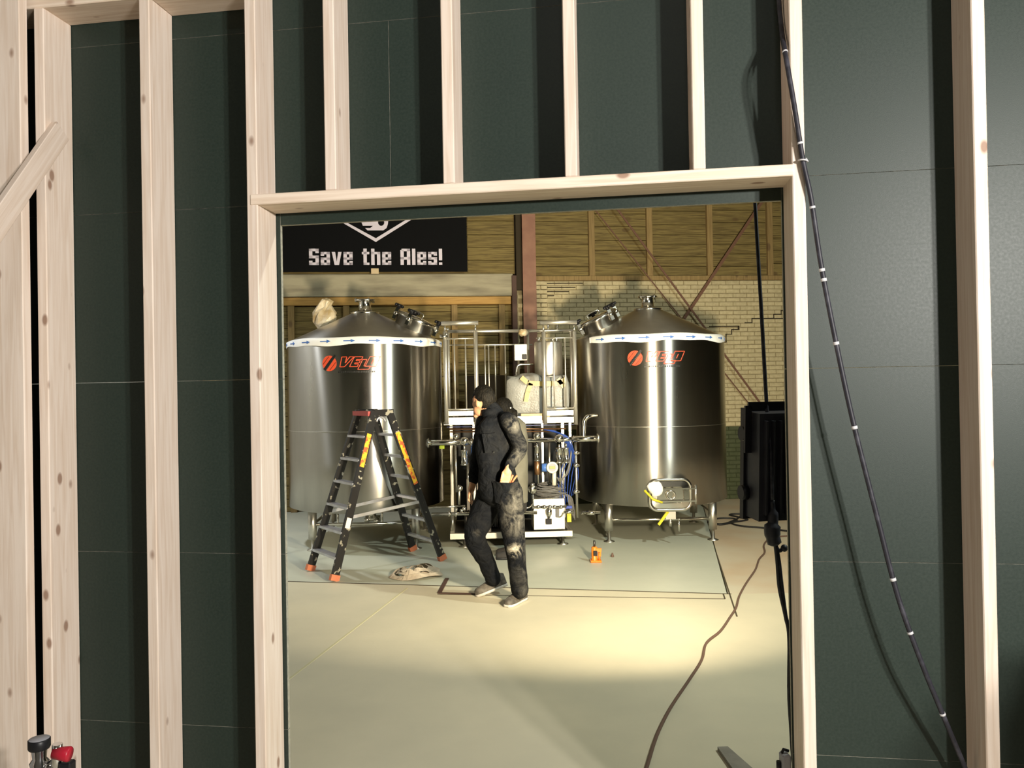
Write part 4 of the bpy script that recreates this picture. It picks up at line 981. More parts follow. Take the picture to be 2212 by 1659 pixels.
# shield point of the emblem and the mark inside it
bpoly([(741, 482), (751, 482), (812, 515), (874, 477), (887, 476), (812, 523)][:6], 'emblem_border')
bpoly([(660, 436), (668, 432), (751, 482), (741, 482)], 'emblem_border'); bpoly([(887, 476), (874, 477), (955, 428), (966, 430)], 'emblem_border')
bpoly([(780, 478), (839, 474), (838, 484), (835, 493), (828, 498), (794, 498), (789, 493), (800, 493), (806, 488), (784, 488)], 'emblem_mark')
MB().ball(ytop(BN(823.5, 481)), (0.045, 0.006, 0.05), 14).build('emblem_eye', 'banner_black', BNR)
# block lettering, each letter its own piece: rectangles on a grid (x0,y0,x1,y1), cap height 7, stroke 1.15
S_ = 1.15
GL = {'S': [(0, 0, 3.3, S_), (2.15, 0, 3.3, 3.9), (0, 2.9, 3.3, 4.05), (0, 3.0, S_, 7), (0, 5.9, 3.3, 7), (2.15, 5.1, 3.3, 7), (0, 0, S_, 1.9)],
      'a': [(0, 0, 3.1, 1.05), (0, 0, S_, 3.1), (0, 2.2, 3.1, 3.2), (1.95, 0, 3.1, 5.6), (0, 4.6, 3.1, 5.6), (0, 3.9, S_, 5.6)],
      'v': 'v', 'e': [(0, 0, S_, 5.6), (0, 4.6, 3.1, 5.6), (1.95, 2.3, 3.1, 5.6), (0, 2.3, 3.1, 3.25), (0, 0, 3.1, 1.05), (1.95, 0, 3.1, 1.7)],
      't': [(0.5, 0, 1.65, 7), (0, 4.6, 2.5, 5.6), (0.5, 0, 2.5, 1.05)], 'h': [(0, 0, S_, 7), (0, 4.6, 3.1, 5.6), (1.95, 0, 3.1, 5.6)],
      'A': [(0, 0, S_, 6.4), (2.2, 0, 3.35, 7), (0.4, 5.9, 3.35, 7), (0, 2.3, 3.35, 3.4)], 'l': [(0, 0, S_, 7)],
      's': [(0, 0, 3.1, 1.05), (1.95, 0, 3.1, 3.2), (0, 2.3, 3.1, 3.3), (0, 2.3, S_, 5.6), (0, 4.6, 3.1, 5.6), (1.95, 4.0, 3.1, 5.6), (0, 0, S_, 1.6)],
      '!': [(0, 2.0, S_, 7), (0, 0, S_, 1.1)]}
WD = {'S': 3.3, 'a': 3.1, 'v': 3.3, 'e': 3.1, 't': 2.5, 'h': 3.1, 'A': 3.35, 'l': S_, 's': 3.1, '!': S_, ' ': 1.9}
txt = 'Save the Ales!'; tot = sum(WD[c] for c in txt) + 0.62 * (len(txt) - 1)
tx0, tz0 = BN(668, 573); tx1, _ = BN(955.5, 574); tz1 = BN(810, 537.5)[1]; kx = (tx1 - tx0) / tot; kz = (tz1 - tz0) / 7.0; x = 0
for ch in txt:
    if ch != ' ':
        m_ = MB(); yv = bv_ - 0.014
        def P(a, b): return V3(tx0 + (x + a) * kx, yv, tz0 + b * kz) + orig
        if ch == 'v': m_.poly([P(0, 5.6), P(0.9, 0), P(2.4, 0), P(3.3, 5.6), P(2.15, 5.6), P(1.65, 1.3), P(1.15, 5.6)], V3(0, 0.004, 0))
        else:
            for (a, b, c_, d_) in GL[ch]: q, e = P(a, b), P(c_, d_); m_.box((q.x, q.y, q.z), (e.x, e.y + 0.004, e.z))
        m_.build('letter', 'banner_white', BNR)
    x += WD[ch] + 0.62
tb = BN(810, 583); MB().box((tb[0] - 0.055, bv_ - 0.016, tb[1] - 0.06), (tb[0] + 0.055, bv_ - 0.011, tb[1] + 0.02)).build('banner_tie', 'cardboard', BNR).location = orig

# ================================================================== PEOPLE
def remesh(mb, name, mats, parent, voxel=0.011, it=6, post=None):
    off = Vector(parent['_o']); me = mb.mesh(name, off, mats); o = bpy.data.objects.new(name, me); COL.objects.link(o)
    md = o.modifiers.new('r', 'REMESH'); md.mode = 'VOXEL'; md.voxel_size = voxel; md.use_smooth_shade = True
    ms = o.modifiers.new('s', 'SMOOTH'); ms.iterations = it; ms.factor = 0.5
    dg = bpy.context.evaluated_depsgraph_get(); dg.update()
    nm = bpy.data.meshes.new_from_object(o.evaluated_get(dg)); o.modifiers.clear(); o.data = nm; bpy.data.meshes.remove(me); nm.name = name
    if post:
        for q in nm.vertices: q.co = post(q.co)
    nm.materials.clear()
    for q in mats: nm.materials.append(MATS[q])
    for p in nm.polygons: p.use_smooth = True
    o.parent = parent; o['_o'] = tuple(off); return o
def limb(mb, pts, rs, ell=None, n=5):
    """tapered limb: smooth path, ball at each joint"""
    P = [Vector(p) for p in pts]; path = bez(P, n) if len(P) > 2 else [P[0].lerp(P[1], t / n) for t in range(n + 1)]
    m = len(P) - 1; R_ = []
    for i in range(len(path)):
        t = i / (len(path) - 1) * m; k = min(int(t), m - 1); f = t - k; R_.append(rs[k] * (1 - f) + rs[k + 1] * f)
    mb.tube(path, R_, 14, ell=ell)
    for p, r in ((P[0], rs[0]), (P[-1], rs[-1])): mb.ball(p, r * 0.98, 12)
    return mb
def torso(mb, rings, n=20):
    rg = []
    for (c, rx, ry, yaw) in rings:
        ux, uy = V3(cos(yaw), sin(yaw), 0), V3(-sin(yaw), cos(yaw), 0)
        rg.append([c + ux * rx * cos(2 * pi * k / n) + uy * ry * sin(2 * pi * k / n) for k in range(n)])
    return mb.loft(rg)
def shoe(mb, ank, toe, sole_z0, up=V3(0, 0, 1), w=0.047):
    """rings from heel to toe along the sole"""
    d = toe - ank; f = V3(d.x, d.y, d.z).normalized(); s_ = f.cross(up).normalized(); u = s_.cross(f).normalized(); Lh = d.length
    heel = ank - f * 0.06; rg = []
    prof = [(-0.0, 0.030, 0.085), (0.03, 0.036, 0.10), (0.10, 0.037, 0.095), (0.16, 0.042, 0.070), (0.22, 0.048, 0.055), (0.265, 0.040, 0.045), (0.285, 0.018, 0.028)]
    for (t, hw, hh) in prof:
        c = heel + f * t; rg.append([c + s_ * hw * cos(a) * (1 if sin(a) > -0.3 else 0.95) + u * (max(0.0, sin(a)) * hh + (0.0 if sin(a) > 0 else 0.012 * sin(a))) for a in [2 * pi * k / 16 for k in range(16)]])
    mb.loft(rg); so = MB(); rs2 = []
    for (t, hw, hh) in prof:
        c = heel + f * t; q = [c + s_ * (hw + 0.003) * cos(2 * pi * k / 16) + u * (0.011 * (1 if sin(2 * pi * k / 16) > 0 else -1) - 0.012) for k in range(16)]; rs2.append(q)
    so.loft(rs2); return so

YM = 6.42
def MP(x, y, dy=0.0): return at(x, y, YM + dy)
gfoot = ground(1122, 1300)
PER = thing('person', 'person in a dust-covered dark boiler suit walking past the steel tanks, hand in pocket', 'person', (gfoot.x, gfoot.y, 0))
po = Vector((gfoot.x, gfoot.y, 0))
hipL, knL, anL = MP(1098, 1062, -0.09), MP(1113, 1182, -0.12), MP(1123, 1279, -0.04)      # near leg, carries the weight
hipR, knR, anR = MP(1060, 1066, 0.10), MP(1026, 1158, 0.05), MP(1066, 1250, 0.24)         # far leg, swinging
shL, elL, wrL = MP(1101, 912, -0.13), MP(1124, 968, -0.10), MP(1098, 1012, -0.215)
shR, elR, wrR = MP(1045, 912, 0.20), MP(1032, 982, 0.24), MP(1020, 1050, 0.19)
nk = MP(1062, 894, 0.03); hd = MP(1043, 866, 0.06); pel = MP(1079, 1052, 0.0)
KNEE = [(tuple(MP(1112, 1190, -0.20) - po), 0.075, 0.85), (tuple(MP(1108, 915, -0.2) - po), 0.09, 0.16), (tuple(MP(1118, 1085, -0.18) - po), 0.15, 0.13),
        (tuple(MP(1112, 985, -0.2) - po), 0.09, 0.13), (tuple(MP(1030, 1150, -0.05) - po), 0.05, 0.05), (tuple(MP(1108, 1130, -0.18) - po), 0.12, 0.14)]
coverall_mat()
def suit_rings(k):
    return [(MP(1079, 1092, 0.0), 0.085 * k, 0.085 * k, 0.5), (MP(1079, 1075, 0.0), 0.150 * k, 0.125 * k, 0.5), (MP(1079, 1052, 0.0), 0.176 * k, 0.145 * k, 0.5), (MP(1074, 1020, 0.0), 0.158 * k, 0.135 * k, 0.55), (MP(1069, 985, 0.0), 0.155 * k, 0.132 * k, 0.6),
            (MP(1068, 945, 0.01), 0.168 * k, 0.130 * k, 0.65), (MP(1072, 918, 0.02), 0.165 * k, 0.115 * k, 0.7), (MP(1074, 902, 0.02), 0.125 * k, 0.09 * k, 0.7), (MP(1070, 893, 0.02), 0.075 * k, 0.065 * k, 0.7)]
# body: one continuous surface
body = MB(); torso(body, suit_rings(0.86))
limb(body, [hipL, knL, anL], [0.075, 0.052, 0.036]); limb(body, [hipR, knR, anR], [0.075, 0.052, 0.036])
limb(body, [shL, elL, wrL], [0.05, 0.04, 0.029]); limb(body, [shR, elR, wrR], [0.05, 0.04, 0.029])
limb(body, [MP(1068, 905, 0.02), MP(1055, 884, 0.04)], [0.062, 0.056])
fd = V3(-0.80, 0.60, -0.06).normalized(); fs_ = V3(-0.6, -0.8, 0)                    # face direction and towards-camera side
HR = Matrix((fd, fs_.normalized(), fd.cross(fs_.normalized()))).transposed()
body.ball(hd + V3(0, 0, 0.012), (0.094, 0.074, 0.105), 18, R=HR); body.ball(hd + fd * 0.035 - V3(0, 0, 0.065), (0.058, 0.052, 0.058), 14, R=HR)
body.ball(hd + fd * 0.098 - V3(0, 0, 0.022), (0.016, 0.013, 0.026), 8, R=HR); body.ball(hd + fd * 0.082 - V3(0, 0, 0.075), (0.016, 0.026, 0.012), 8, R=HR)
body.ball(hd + fd * 0.075 - V3(0, 0, 0.118), (0.024, 0.026, 0.02), 8, R=HR)
ear = hd + fs_.normalized() * 0.071 - fd * 0.0 - V3(0, 0, 0.018); body.ball(ear, (0.020, 0.012, 0.034), 10, R=HR)
body.ball(hd - fs_.normalized() * 0.071 - V3(0, 0, 0.018), (0.020, 0.012, 0.034), 10, R=HR)
# hands: palm, four fingers and a thumb
def hand(mb, w, d, sidev, curl, th_):
    d = d.normalized(); sidev = (sidev - d * sidev.dot(d)).normalized(); nrm = d.cross(sidev)
    Rm = Matrix((sidev, nrm, d)).transposed(); mb.ball(w + d * 0.05, (0.042, 0.018, 0.055), 12, R=Rm); limb(mb, [w - d * 0.02, w + d * 0.03], [0.028, 0.03])
    for i, (o_, ln) in enumerate(((-0.032, 0.068), (-0.011, 0.08), (0.011, 0.075), (0.031, 0.058))):
        p0 = w + d * 0.085 + sidev * o_; p1 = p0 + d * ln * 0.5 + nrm * curl * 0.3 * ln; p2 = p1 + d * ln * 0.4 * (1 - curl * 0.5) + nrm * curl * 0.8 * ln
        mb.tube([p0 - d * 0.02, p0, p1, p2], [0.010, 0.010, 0.009, 0.0075], 8)
    t0 = w + d * 0.04 - sidev * 0.032; mb.tube([w + d * 0.02 - sidev * 0.018, t0, t0 + d * 0.035 - sidev * 0.022 * th_ + nrm * 0.01, t0 + d * 0.065 - sidev * 0.026 * th_ + nrm * 0.016], [0.013, 0.013, 0.011, 0.008], 8)
hand(body, wrL, MP(1088, 1048, -0.205) - wrL, V3(1, 0.2, 0), 0.1, 0.1); hand(body, wrR, MP(1013, 1080, 0.18) - wrR, V3(0.3, 1, 0), 0.45, 1)
remesh(body, 'body', ('skin',), PER, 0.0075, 3)
# boiler suit
st = MB(); torso(st, suit_rings(1.0))
limb(st, [hipL, hipL.lerp(knL, 0.5), knL, knL.lerp(anL, 0.55), anL + V3(0, 0, 0.015)], [0.118, 0.106, 0.083, 0.074, 0.073], n=4)
limb(st, [hipR, hipR.lerp(knR, 0.5), knR, knR.lerp(anR, 0.5), anR], [0.120, 0.112, 0.092, 0.076, 0.068], n=4)
limb(st, [MP(1090, 905, -0.06), shL, shL.lerp(elL, 0.5), elL, elL.lerp(wrL, 0.6), wrL + (elL - wrL) * 0.10], [0.062, 0.074, 0.064, 0.060, 0.052, 0.045], n=4)
limb(st, [MP(1055, 905, 0.12), shR, shR.lerp(elR, 0.5), elR, elR.lerp(wrR, 0.8)], [0.062, 0.070, 0.062, 0.056, 0.046], n=4)
limb(st, [MP(1070, 898, 0.02), MP(1064, 886, 0.03)], [0.078, 0.074])
def wrinkle(co):
    p = Vector(co); n = mnoise.noise(V3(p.x * 7, p.y * 7, p.z * 12)) * 0.010 + mnoise.noise(p * 26) * 0.004
    c = V3(0, 0.06, p.z); d = (p - c); d.z = 0
    return p + d.normalized() * n if d.length > 1e-5 else p
su = remesh(st, 'boiler_suit', ('coverall_cloth',), PER, 0.011, 5, wrinkle)
# collar, chest pocket, hip pocket, tool in the back pocket
cl = MB(); cc = MP(1063, 889, 0.03); rg = []
for (dz, r) in ((-0.03, 0.088), (0.0, 0.086), (0.028, 0.078), (0.028, 0.072), (0.0, 0.08), (-0.03, 0.08)):
    rg.append([cc + V3(-dz * 0.35, 0, dz) + V3(r * cos(2 * pi * k / 24), r * 0.92 * sin(2 * pi * k / 24), 0.20 * r * cos(2 * pi * k / 24)) for k in range(24)])
m_ = MB(); vs = [p for r in rg for p in r]; m_.add(vs, [(i * 24 + k, i * 24 + (k + 1) % 24, ((i + 1) % 6) * 24 + (k + 1) % 24, ((i + 1) % 6) * 24 + k) for i in range(6) for k in range(24)], 0, True)
m_.build('collar', 'coverall_cloth', PER)
def patch(px4, depth, name, th=0.010):
    pts = [MP(x, y, d_) for x, y, d_ in px4]; nrm = (pts[1] - pts[0]).cross(pts[2] - pts[1]).normalized(); MB().poly(pts, -nrm * th if nrm.y < 0 else nrm * th).build(name, 'coverall_cloth', PER)
patch([(1041, 938, -0.155), (1073, 935, -0.165), (1079, 975, -0.165), (1048, 979, -0.155)], 0, 'chest_pocket')
MB().ball(MP(1067, 976, -0.172), 0.007, 8).build('pocket_stud', 'chrome', PER)
hp = MB(); hp.add([MP(1064, 1038, -0.165), MP(1078, 1042, -0.255), MP(1102, 1043, -0.265), MP(1120, 1040, -0.185), MP(1116, 1088, -0.175), MP(1094, 1096, -0.205), MP(1070, 1085, -0.165), MP(1090, 1064, -0.262)],
                  [(0, 1, 7), (1, 2, 7), (2, 3, 7), (3, 4, 7), (4, 5, 7), (5, 6, 7), (6, 0, 7)], 0, True)
hp.build('hip_pocket', 'coverall_cloth', PER)
pk = MB(); pk.tube([MP(1101, 1043, -0.19), MP(1104, 1035, -0.19), MP(1108, 1026, -0.185)], 0.008, 8); pk.tube([MP(1105, 1044, -0.18), MP(1110, 1036, -0.178), MP(1117, 1027, -0.172)], 0.008, 8)
solo(pk, 'pliers', 'ladder_orange', 'red-handled pliers sticking out of the boiler suit pocket', 'pliers', MP(1104, 1040, -0.185))
# hair: short cap down the nape
hr = MB(); hr.ball(hd + V3(0, 0, 0.022) - fd * 0.012, (0.104, 0.085, 0.112), 24, R=HR)
cut = []
for p in hr.v:
    q = p - hd; f = q.dot(fd); z = q.z
    lim = -0.075 + 0.9 * max(0, f + 0.03) + (0.06 if abs(q.dot(fs_.normalized())) > 0.06 and f > -0.05 else 0)
    if z < lim: p += (hd + V3(0, 0, 0.0) - p) * 0.22
    p += q * (mnoise.noise(q * 45) * 0.06 + mnoise.noise(q * 110) * 0.05)
hr.build('hair', 'hair_dark', PER)
# shoes
s1 = MB(); so1 = shoe(s1, V3(anL.x + 0.01, gfoot.y + 0.02, 0.024), V3(anL.x - 0.11, gfoot.y - 0.17, 0.024), 0); o1 = remesh(s1, 'shoe', ('shoe_grey',), PER, 0.006, 2); so1.build('sole', 'shoe_sole', o1)
toe = ground(1032, 1288); toe = V3(toe.x, toe.y, 0.024)
ah = at(1080, 1258, toe.y + 0.03); s2 = MB(); so2 = shoe(s2, ah - V3(0.0, 0, 0.02), toe, 0); o2 = remesh(s2, 'shoe', ('shoe_grey',), PER, 0.006, 2); so2.build('sole', 'shoe_sole', o2)

# second person, half hidden behind the first
YQ = 8.2
def QP(x, y, dy=0.0): return at(x, y, YQ + dy)
qf = V3(QP(1113, 1100).x, YQ, 0)
PE2 = thing('person', 'person with a dark ponytail and an olive grey jacket standing behind the boiler-suited walker', 'person', qf)
fx = QP(1116, 1100).x
b2 = MB(); hq = QP(1085, 884)
torso(b2, [(QP(1112, 1055), 0.125, 0.15, 0), (QP(1112, 1000), 0.115, 0.14, 0), (QP(1111, 950), 0.125, 0.16, 0), (QP(1107, 918), 0.12, 0.17, 0), (QP(1102, 904), 0.07, 0.08, 0)])
limb(b2, [QP(1102, 912), QP(1092, 896)], [0.055, 0.05])
b2.ball(hq, (0.088, 0.07, 0.105), 16); b2.ball(hq + V3(-0.035, 0, -0.06), (0.055, 0.048, 0.055), 12); b2.ball(hq + V3(-0.092, 0, -0.02), (0.016, 0.012, 0.022), 8); b2.ball(hq + V3(0, -0.068, -0.015), (0.018, 0.01, 0.03), 8)
for s_ in (-1, 1):
    limb(b2, [QP(1112, 1055, 0.08 * s_), V3(fx - 0.02, YQ + 0.09 * s_, 0.50), V3(fx, YQ + 0.09 * s_, 0.09)], [0.085, 0.058, 0.04])
    wq = QP(1075, 1000, 0.16 * s_); limb(b2, [QP(1108, 920, 0.15 * s_), QP(1112, 975, 0.2 * s_), wq], [0.05, 0.04, 0.03]); hand(b2, wq, V3(-1, 0, -0.3), V3(0, 0.3, 1), 0.5, 1)
remesh(b2, 'body', ('skin',), PE2, 0.009, 3)
j2 = MB(); torso(j2, [(QP(1113, 1085), 0.135, 0.17, 0), (QP(1113, 1040), 0.135, 0.17, 0), (QP(1113, 990), 0.13, 0.165, 0), (QP(1112, 945), 0.138, 0.18, 0), (QP(1108, 915), 0.13, 0.19, 0), (QP(1103, 902), 0.085, 0.11, 0)])
for s_ in (-1, 1): limb(j2, [QP(1108, 918, 0.15 * s_), QP(1112, 975, 0.2 * s_), QP(1080, 997, 0.17 * s_)], [0.068, 0.06, 0.046])
remesh(j2, 'jacket', ('jacket_olive',), PE2, 0.012, 5, lambda co: Vector(co) + V3(mnoise.noise(Vector(co) * 9), mnoise.noise(Vector(co) * 9 + V3(4, 0, 0)), 0) * 0.008)
t2 = MB(); torso(t2, [(QP(1113, 1105), 0.12, 0.15, 0), (QP(1113, 1060), 0.125, 0.16, 0)])
for s_ in (-1, 1): limb(t2, [QP(1112, 1065, 0.08 * s_), V3(fx - 0.02, YQ + 0.09 * s_, 0.50), V3(fx, YQ + 0.09 * s_, 0.12)], [0.105, 0.078, 0.062])
remesh(t2, 'trousers', ('trouser_dark',), PE2, 0.012, 4)
for s_ in (-1, 1):
    s3 = MB(); so3 = shoe(s3, V3(fx, YQ + 0.09 * s_, 0.024), V3(fx - 0.22, YQ + 0.10 * s_, 0.024), 0); o3 = remesh(s3, 'shoe', ('trouser_dark',), PE2, 0.007, 2); so3.build('sole', 'black_rubber', o3)
h2 = MB(); h2.ball(hq + V3(0.012, 0, 0.018), (0.100, 0.084, 0.108), 20); h2.ball(hq + V3(0.06, 0, -0.03), (0.06, 0.07, 0.07), 14)
h2.tube(bez([hq + V3(0.075, 0, 0.0), hq + V3(0.115, 0, -0.03), hq + V3(0.115, 0, -0.12), hq + V3(0.10, 0, -0.20)], 5), [0.03] * 5 + [0.04] * 5 + [0.035] * 5 + [0.012], 12)
for p in h2.v: p += (p - hq) * mnoise.noise(p * 50) * 0.04
h2.build('hair', 'hair_dark', PE2)
MB().ball(hq + V3(0.080, -0.04, 0.015), (0.016, 0.02, 0.016), 10).build('hair_clip', 'label_white', PE2)

# ================================================================== LAMPS
def rotto(d): return d.to_track_quat('-Y', 'Z').to_matrix()
# floodlight on its cord behind the right-hand jamb
fdv = (FLOOD_AIM - FLOOD_POS); fdv.z *= 0.35; fdv.normalize(); fx_ = fdv.cross(V3(0, 0, 1)).normalized(); fz_ = fx_.cross(fdv)
FL = thing('floodlight', 'black floodlight hanging on a cord just inside the opening', 'lamp', FLOOD_POS)
def flb(x0, x1, d0, d1, z0, z1, name, m, parent=FL):
    q = [FLOOD_POS + fx_ * a + fdv * b + fz_ * c for c in (z0, z1) for a, b in ((x0, d0), (x1, d0), (x1, d1), (x0, d1))]
    return MB().hexa(q).build(name, m, parent)
hw = 0.15; zu, zl_ = 0.225, -0.235
hs_ = flb(-hw, hw, -0.14, -0.004, zl_, zu, 'housing', 'lamp_housing')
flb(-hw - 0.012, hw + 0.012, -0.02, 0.012, zu, zu + 0.014, 'visor', 'black_plastic'); flb(-hw - 0.012, hw + 0.012, -0.02, 0.012, zl_ - 0.014, zl_, 'visor', 'black_plastic')
flb(-hw - 0.012, -hw, -0.02, 0.012, zl_, zu, 'visor', 'black_plastic'); flb(hw, hw + 0.012, -0.02, 0.012, zl_, zu, 'visor', 'black_plastic')
flb(-hw + 0.02, hw - 0.02, -0.004, 0.0, zl_ + 0.02, zu - 0.02, 'lens', 'lens_lit')
for k in range(9): x_ = -hw + 0.02 + k * 0.032; flb(x_, x_ + 0.008, -0.165, -0.14, zl_ + 0.03, zu - 0.03, 'cooling_fin', 'lamp_housing', hs_)
for z in (0.13, -0.13): MB().cyl(FLOOD_POS + fx_ * (-hw - 0.03) + fdv * -0.03 + fz_ * z, FLOOD_POS + fx_ * -hw + fdv * -0.03 + fz_ * z, 0.032, None, 14).build('hinge_knob', 'black_plastic', FL)
yk = [FLOOD_POS + fx_ * (-hw - 0.018) - fdv * 0.07 + fz_ * 0.05, FLOOD_POS + fx_ * (-hw - 0.018) - fdv * 0.07 + fz_ * (zu + 0.03), FLOOD_POS + fx_ * (hw + 0.018) - fdv * 0.07 + fz_ * (zu + 0.03), FLOOD_POS + fx_ * (hw + 0.018) - fdv * 0.07 + fz_ * 0.05]
yb = MB()
for p, q in zip(yk, yk[1:]): yb.bar(p, q, 0.03, 0.012, fdv)
yb.build('yoke', 'black_plastic', FL)
ctop = at(1625, 330, FLOOD_POS.y - 0.05); cbt = at(1657, 890, FLOOD_POS.y - 0.10)
dirc = (ctop - cbt) / (ctop.z - cbt.z); cup = cbt + dirc * (H - 0.05 - cbt.z)
MB().tube(bez([cup, at(1630, 420, FLOOD_POS.y - 0.05), at(1644, 660, FLOOD_POS.y - 0.08), cbt, at(1664, 960, FLOOD_POS.y - 0.165), at(1668, 1080, FLOOD_POS.y - 0.17)], 8), 0.0085, 8).build('hanging_cord', 'cable_black', FL)
MB().lathe([(0, 0), (0.05, 0), (0.05, 0.04), (0, 0.05)], (cup.x, cup.y, H - 0.06), 16).build('ceiling_rose', 'black_plastic', FL)
fy_ = FLOOD_POS.y - 0.16
pl = MB().tube(bez([at(1668, 1080, fy_), at(1670, 1120, fy_), at(1668, 1150, fy_), at(1674, 1178, fy_)], 6), [0.012] * 4 + [0.022] * 5 + [0.034] * 5 + [0.03] * 4 + [0.016], 12); pl.build('plug_connector', 'cable_black', FL)
MB().tube(bez([at(1674, 1178, fy_), at(1684, 1190, fy_), at(1692, 1184, fy_), at(1704, 1184, fy_)], 5), 0.008, 8).ball(at(1694, 1184, fy_), 0.016, 8).build('lead', 'cable_black', FL)
for k in (0, 1): MB().tube(bez([at(1672, 1150 + 8 * k, fy_), at(1679 + k * 3, 1210, fy_), at(1684 + k * 5, 1270, fy_), at(1697, 1330, fy_), at(1705, 1380, fy_), V3(1.16, fy_ + 0.02, 0.35), V3(1.2, fy_, 0.012), V3(1.5, fy_ + 0.2, 0.012)], 6), 0.009, 8).build('lead', 'cable_black', FL)
# high bay lamps; the back one is an added, unseen fill
def highbay(p, aim, label):
    d = (aim - p).normalized(); B = thing('high_bay_or_fill_lamp', label, 'lamp', p)
    MB().lathe([(0.20, -0.012), (0.23, -0.02), (0.235, 0.0), (0.10, 0.16), (0.07, 0.18), (0.07, 0.30), (0, 0.31)], p, 32, -d).build('reflector', 'lamp_white', B)
    MB().lathe([(0, 0.012), (0.2, 0.012)], p, 32, -d).build('lens', 'lens_lit', B)
    t = p - d * 0.3; MB().cyl(t, (t.x, t.y, H), 0.012, None, 8).build('drop_rod', 'steel_satin', B)
highbay(HIGHBAY_POS, HIGHBAY_AIM, 'white bell-shaped high bay lamp hung from the hall roof by the partition')
highbay(BACKFILL_POS, BACKFILL_AIM, 'unseen bell-shaped lamp added near the back corner to brighten the side wall')
# twin work light on a tripod in the front room
wb0 = V3(WORK_POS.x, WORK_POS.y, 0); WL = thing('work_light', 'twin-headed work light on a yellow tripod', 'lamp', wb0)
wd = (WORK_AIM - WORK_POS).normalized()
MB().cyl(wb0 + V3(0, 0, 0.35) - wd * 0.12, V3(WORK_POS.x, WORK_POS.y, WORK_POS.z - 0.05) - wd * 0.12, 0.016, None, 12).build('pole', 'steel_satin', WL)
for k in range(3):
    a = k * 2 * pi / 3 + 0.4; MB().cyl(wb0 - wd * 0.12 * 1 + V3(0.55 * cos(a), 0.55 * sin(a), 0.012), wb0 + V3(0, 0, 0.75) - wd * 0.12, 0.012, None, 10).build('leg', 'label_yellow', WL)
MB().bar(WORK_POS - wd * 0.12 - WR * 0.25, WORK_POS - wd * 0.12 + WR * 0.25, 0.03, 0.03).build('cross_bar', 'label_yellow', WL)
for s_ in (-1, 1):
    c = WORK_POS + WR * 0.17 * s_; x_ = WR.normalized(); z_ = x_.cross(wd)
    q = [c + x_ * a + wd * b + z_ * e for e in (-0.09, 0.09) for a, b in ((-0.12, -0.10), (0.12, -0.10), (0.12, -0.01), (-0.12, -0.01))]
    MB().hexa(q).build('lamp_head', 'label_yellow', WL)
# unseen strip added as fill light under the front room ceiling
RL = thing('fill_strip_light', 'unseen white batten added as fill light under the front room ceiling', 'lamp', (ROOM_FILL_POS.x, ROOM_FILL_POS.y, ROOM_FILL_POS.z + 0.02))
MB().bbox((ROOM_FILL_POS.x - 0.65, ROOM_FILL_POS.y - 0.11, ROOM_FILL_POS.z + 0.02), (ROOM_FILL_POS.x + 0.65, ROOM_FILL_POS.y + 0.11, H), 0.006).build('fill_batten', 'lamp_white', RL)

# ================================================================== FLOOR ODDMENTS
# orange bottle jack and a small plug beside it
jk = ground(1287, 1214); JK = thing('bottle_jack', 'orange hydraulic bottle jack standing on the concrete in front of the skid', 'jack', (jk.x, jk.y, 0))
MB().bbox((jk.x - 0.055, jk.y - 0.045, 0), (jk.x + 0.055, jk.y + 0.055, 0.022), 0.006).build('base', 'jack_orange', JK)
MB().lathe([(0.034, 0.02), (0.03, 0.03), (0.03, 0.145), (0.02, 0.155), (0, 0.155)], (jk.x - 0.012, jk.y, 0), 20).build('cylinder', 'jack_orange', JK)
MB().cyl((jk.x - 0.012, jk.y, 0.15), (jk.x - 0.012, jk.y, 0.215), 0.011, None, 12).build('ram', 'steel_dark', JK)
pq = MB().cyl((jk.x + 0.035, jk.y - 0.01, 0.02), (jk.x + 0.035, jk.y - 0.01, 0.10), 0.012, None, 10); pq.bar((jk.x + 0.0, jk.y - 0.02, 0.125), (jk.x + 0.055, jk.y - 0.02, 0.125), 0.024, 0.035); pq.bar((jk.x + 0.045, jk.y - 0.02, 0.06), (jk.x + 0.045, jk.y - 0.02, 0.12), 0.014, 0.014, (0, 1, 0)); pq.build('pump_arm', 'jack_orange', JK)
MB().bbox((jk.x - 0.026, jk.y - 0.042, 0.07), (jk.x + 0.012, jk.y - 0.028, 0.12), 0.002).build('rating_plate', 'black_plastic', JK)
sp_ = ground(1323, 1203); solo(MB().lathe([(0, 0), (0.016, 0), (0.018, 0.01), (0.012, 0.022), (0.008, 0.04), (0, 0.043)], (sp_.x, sp_.y, 0), 14), 'brown_plug', 'cord_brown', 'tiny brown plug standing on the floor beside the orange jack', 'plug', V3(sp_.x, sp_.y, 0))
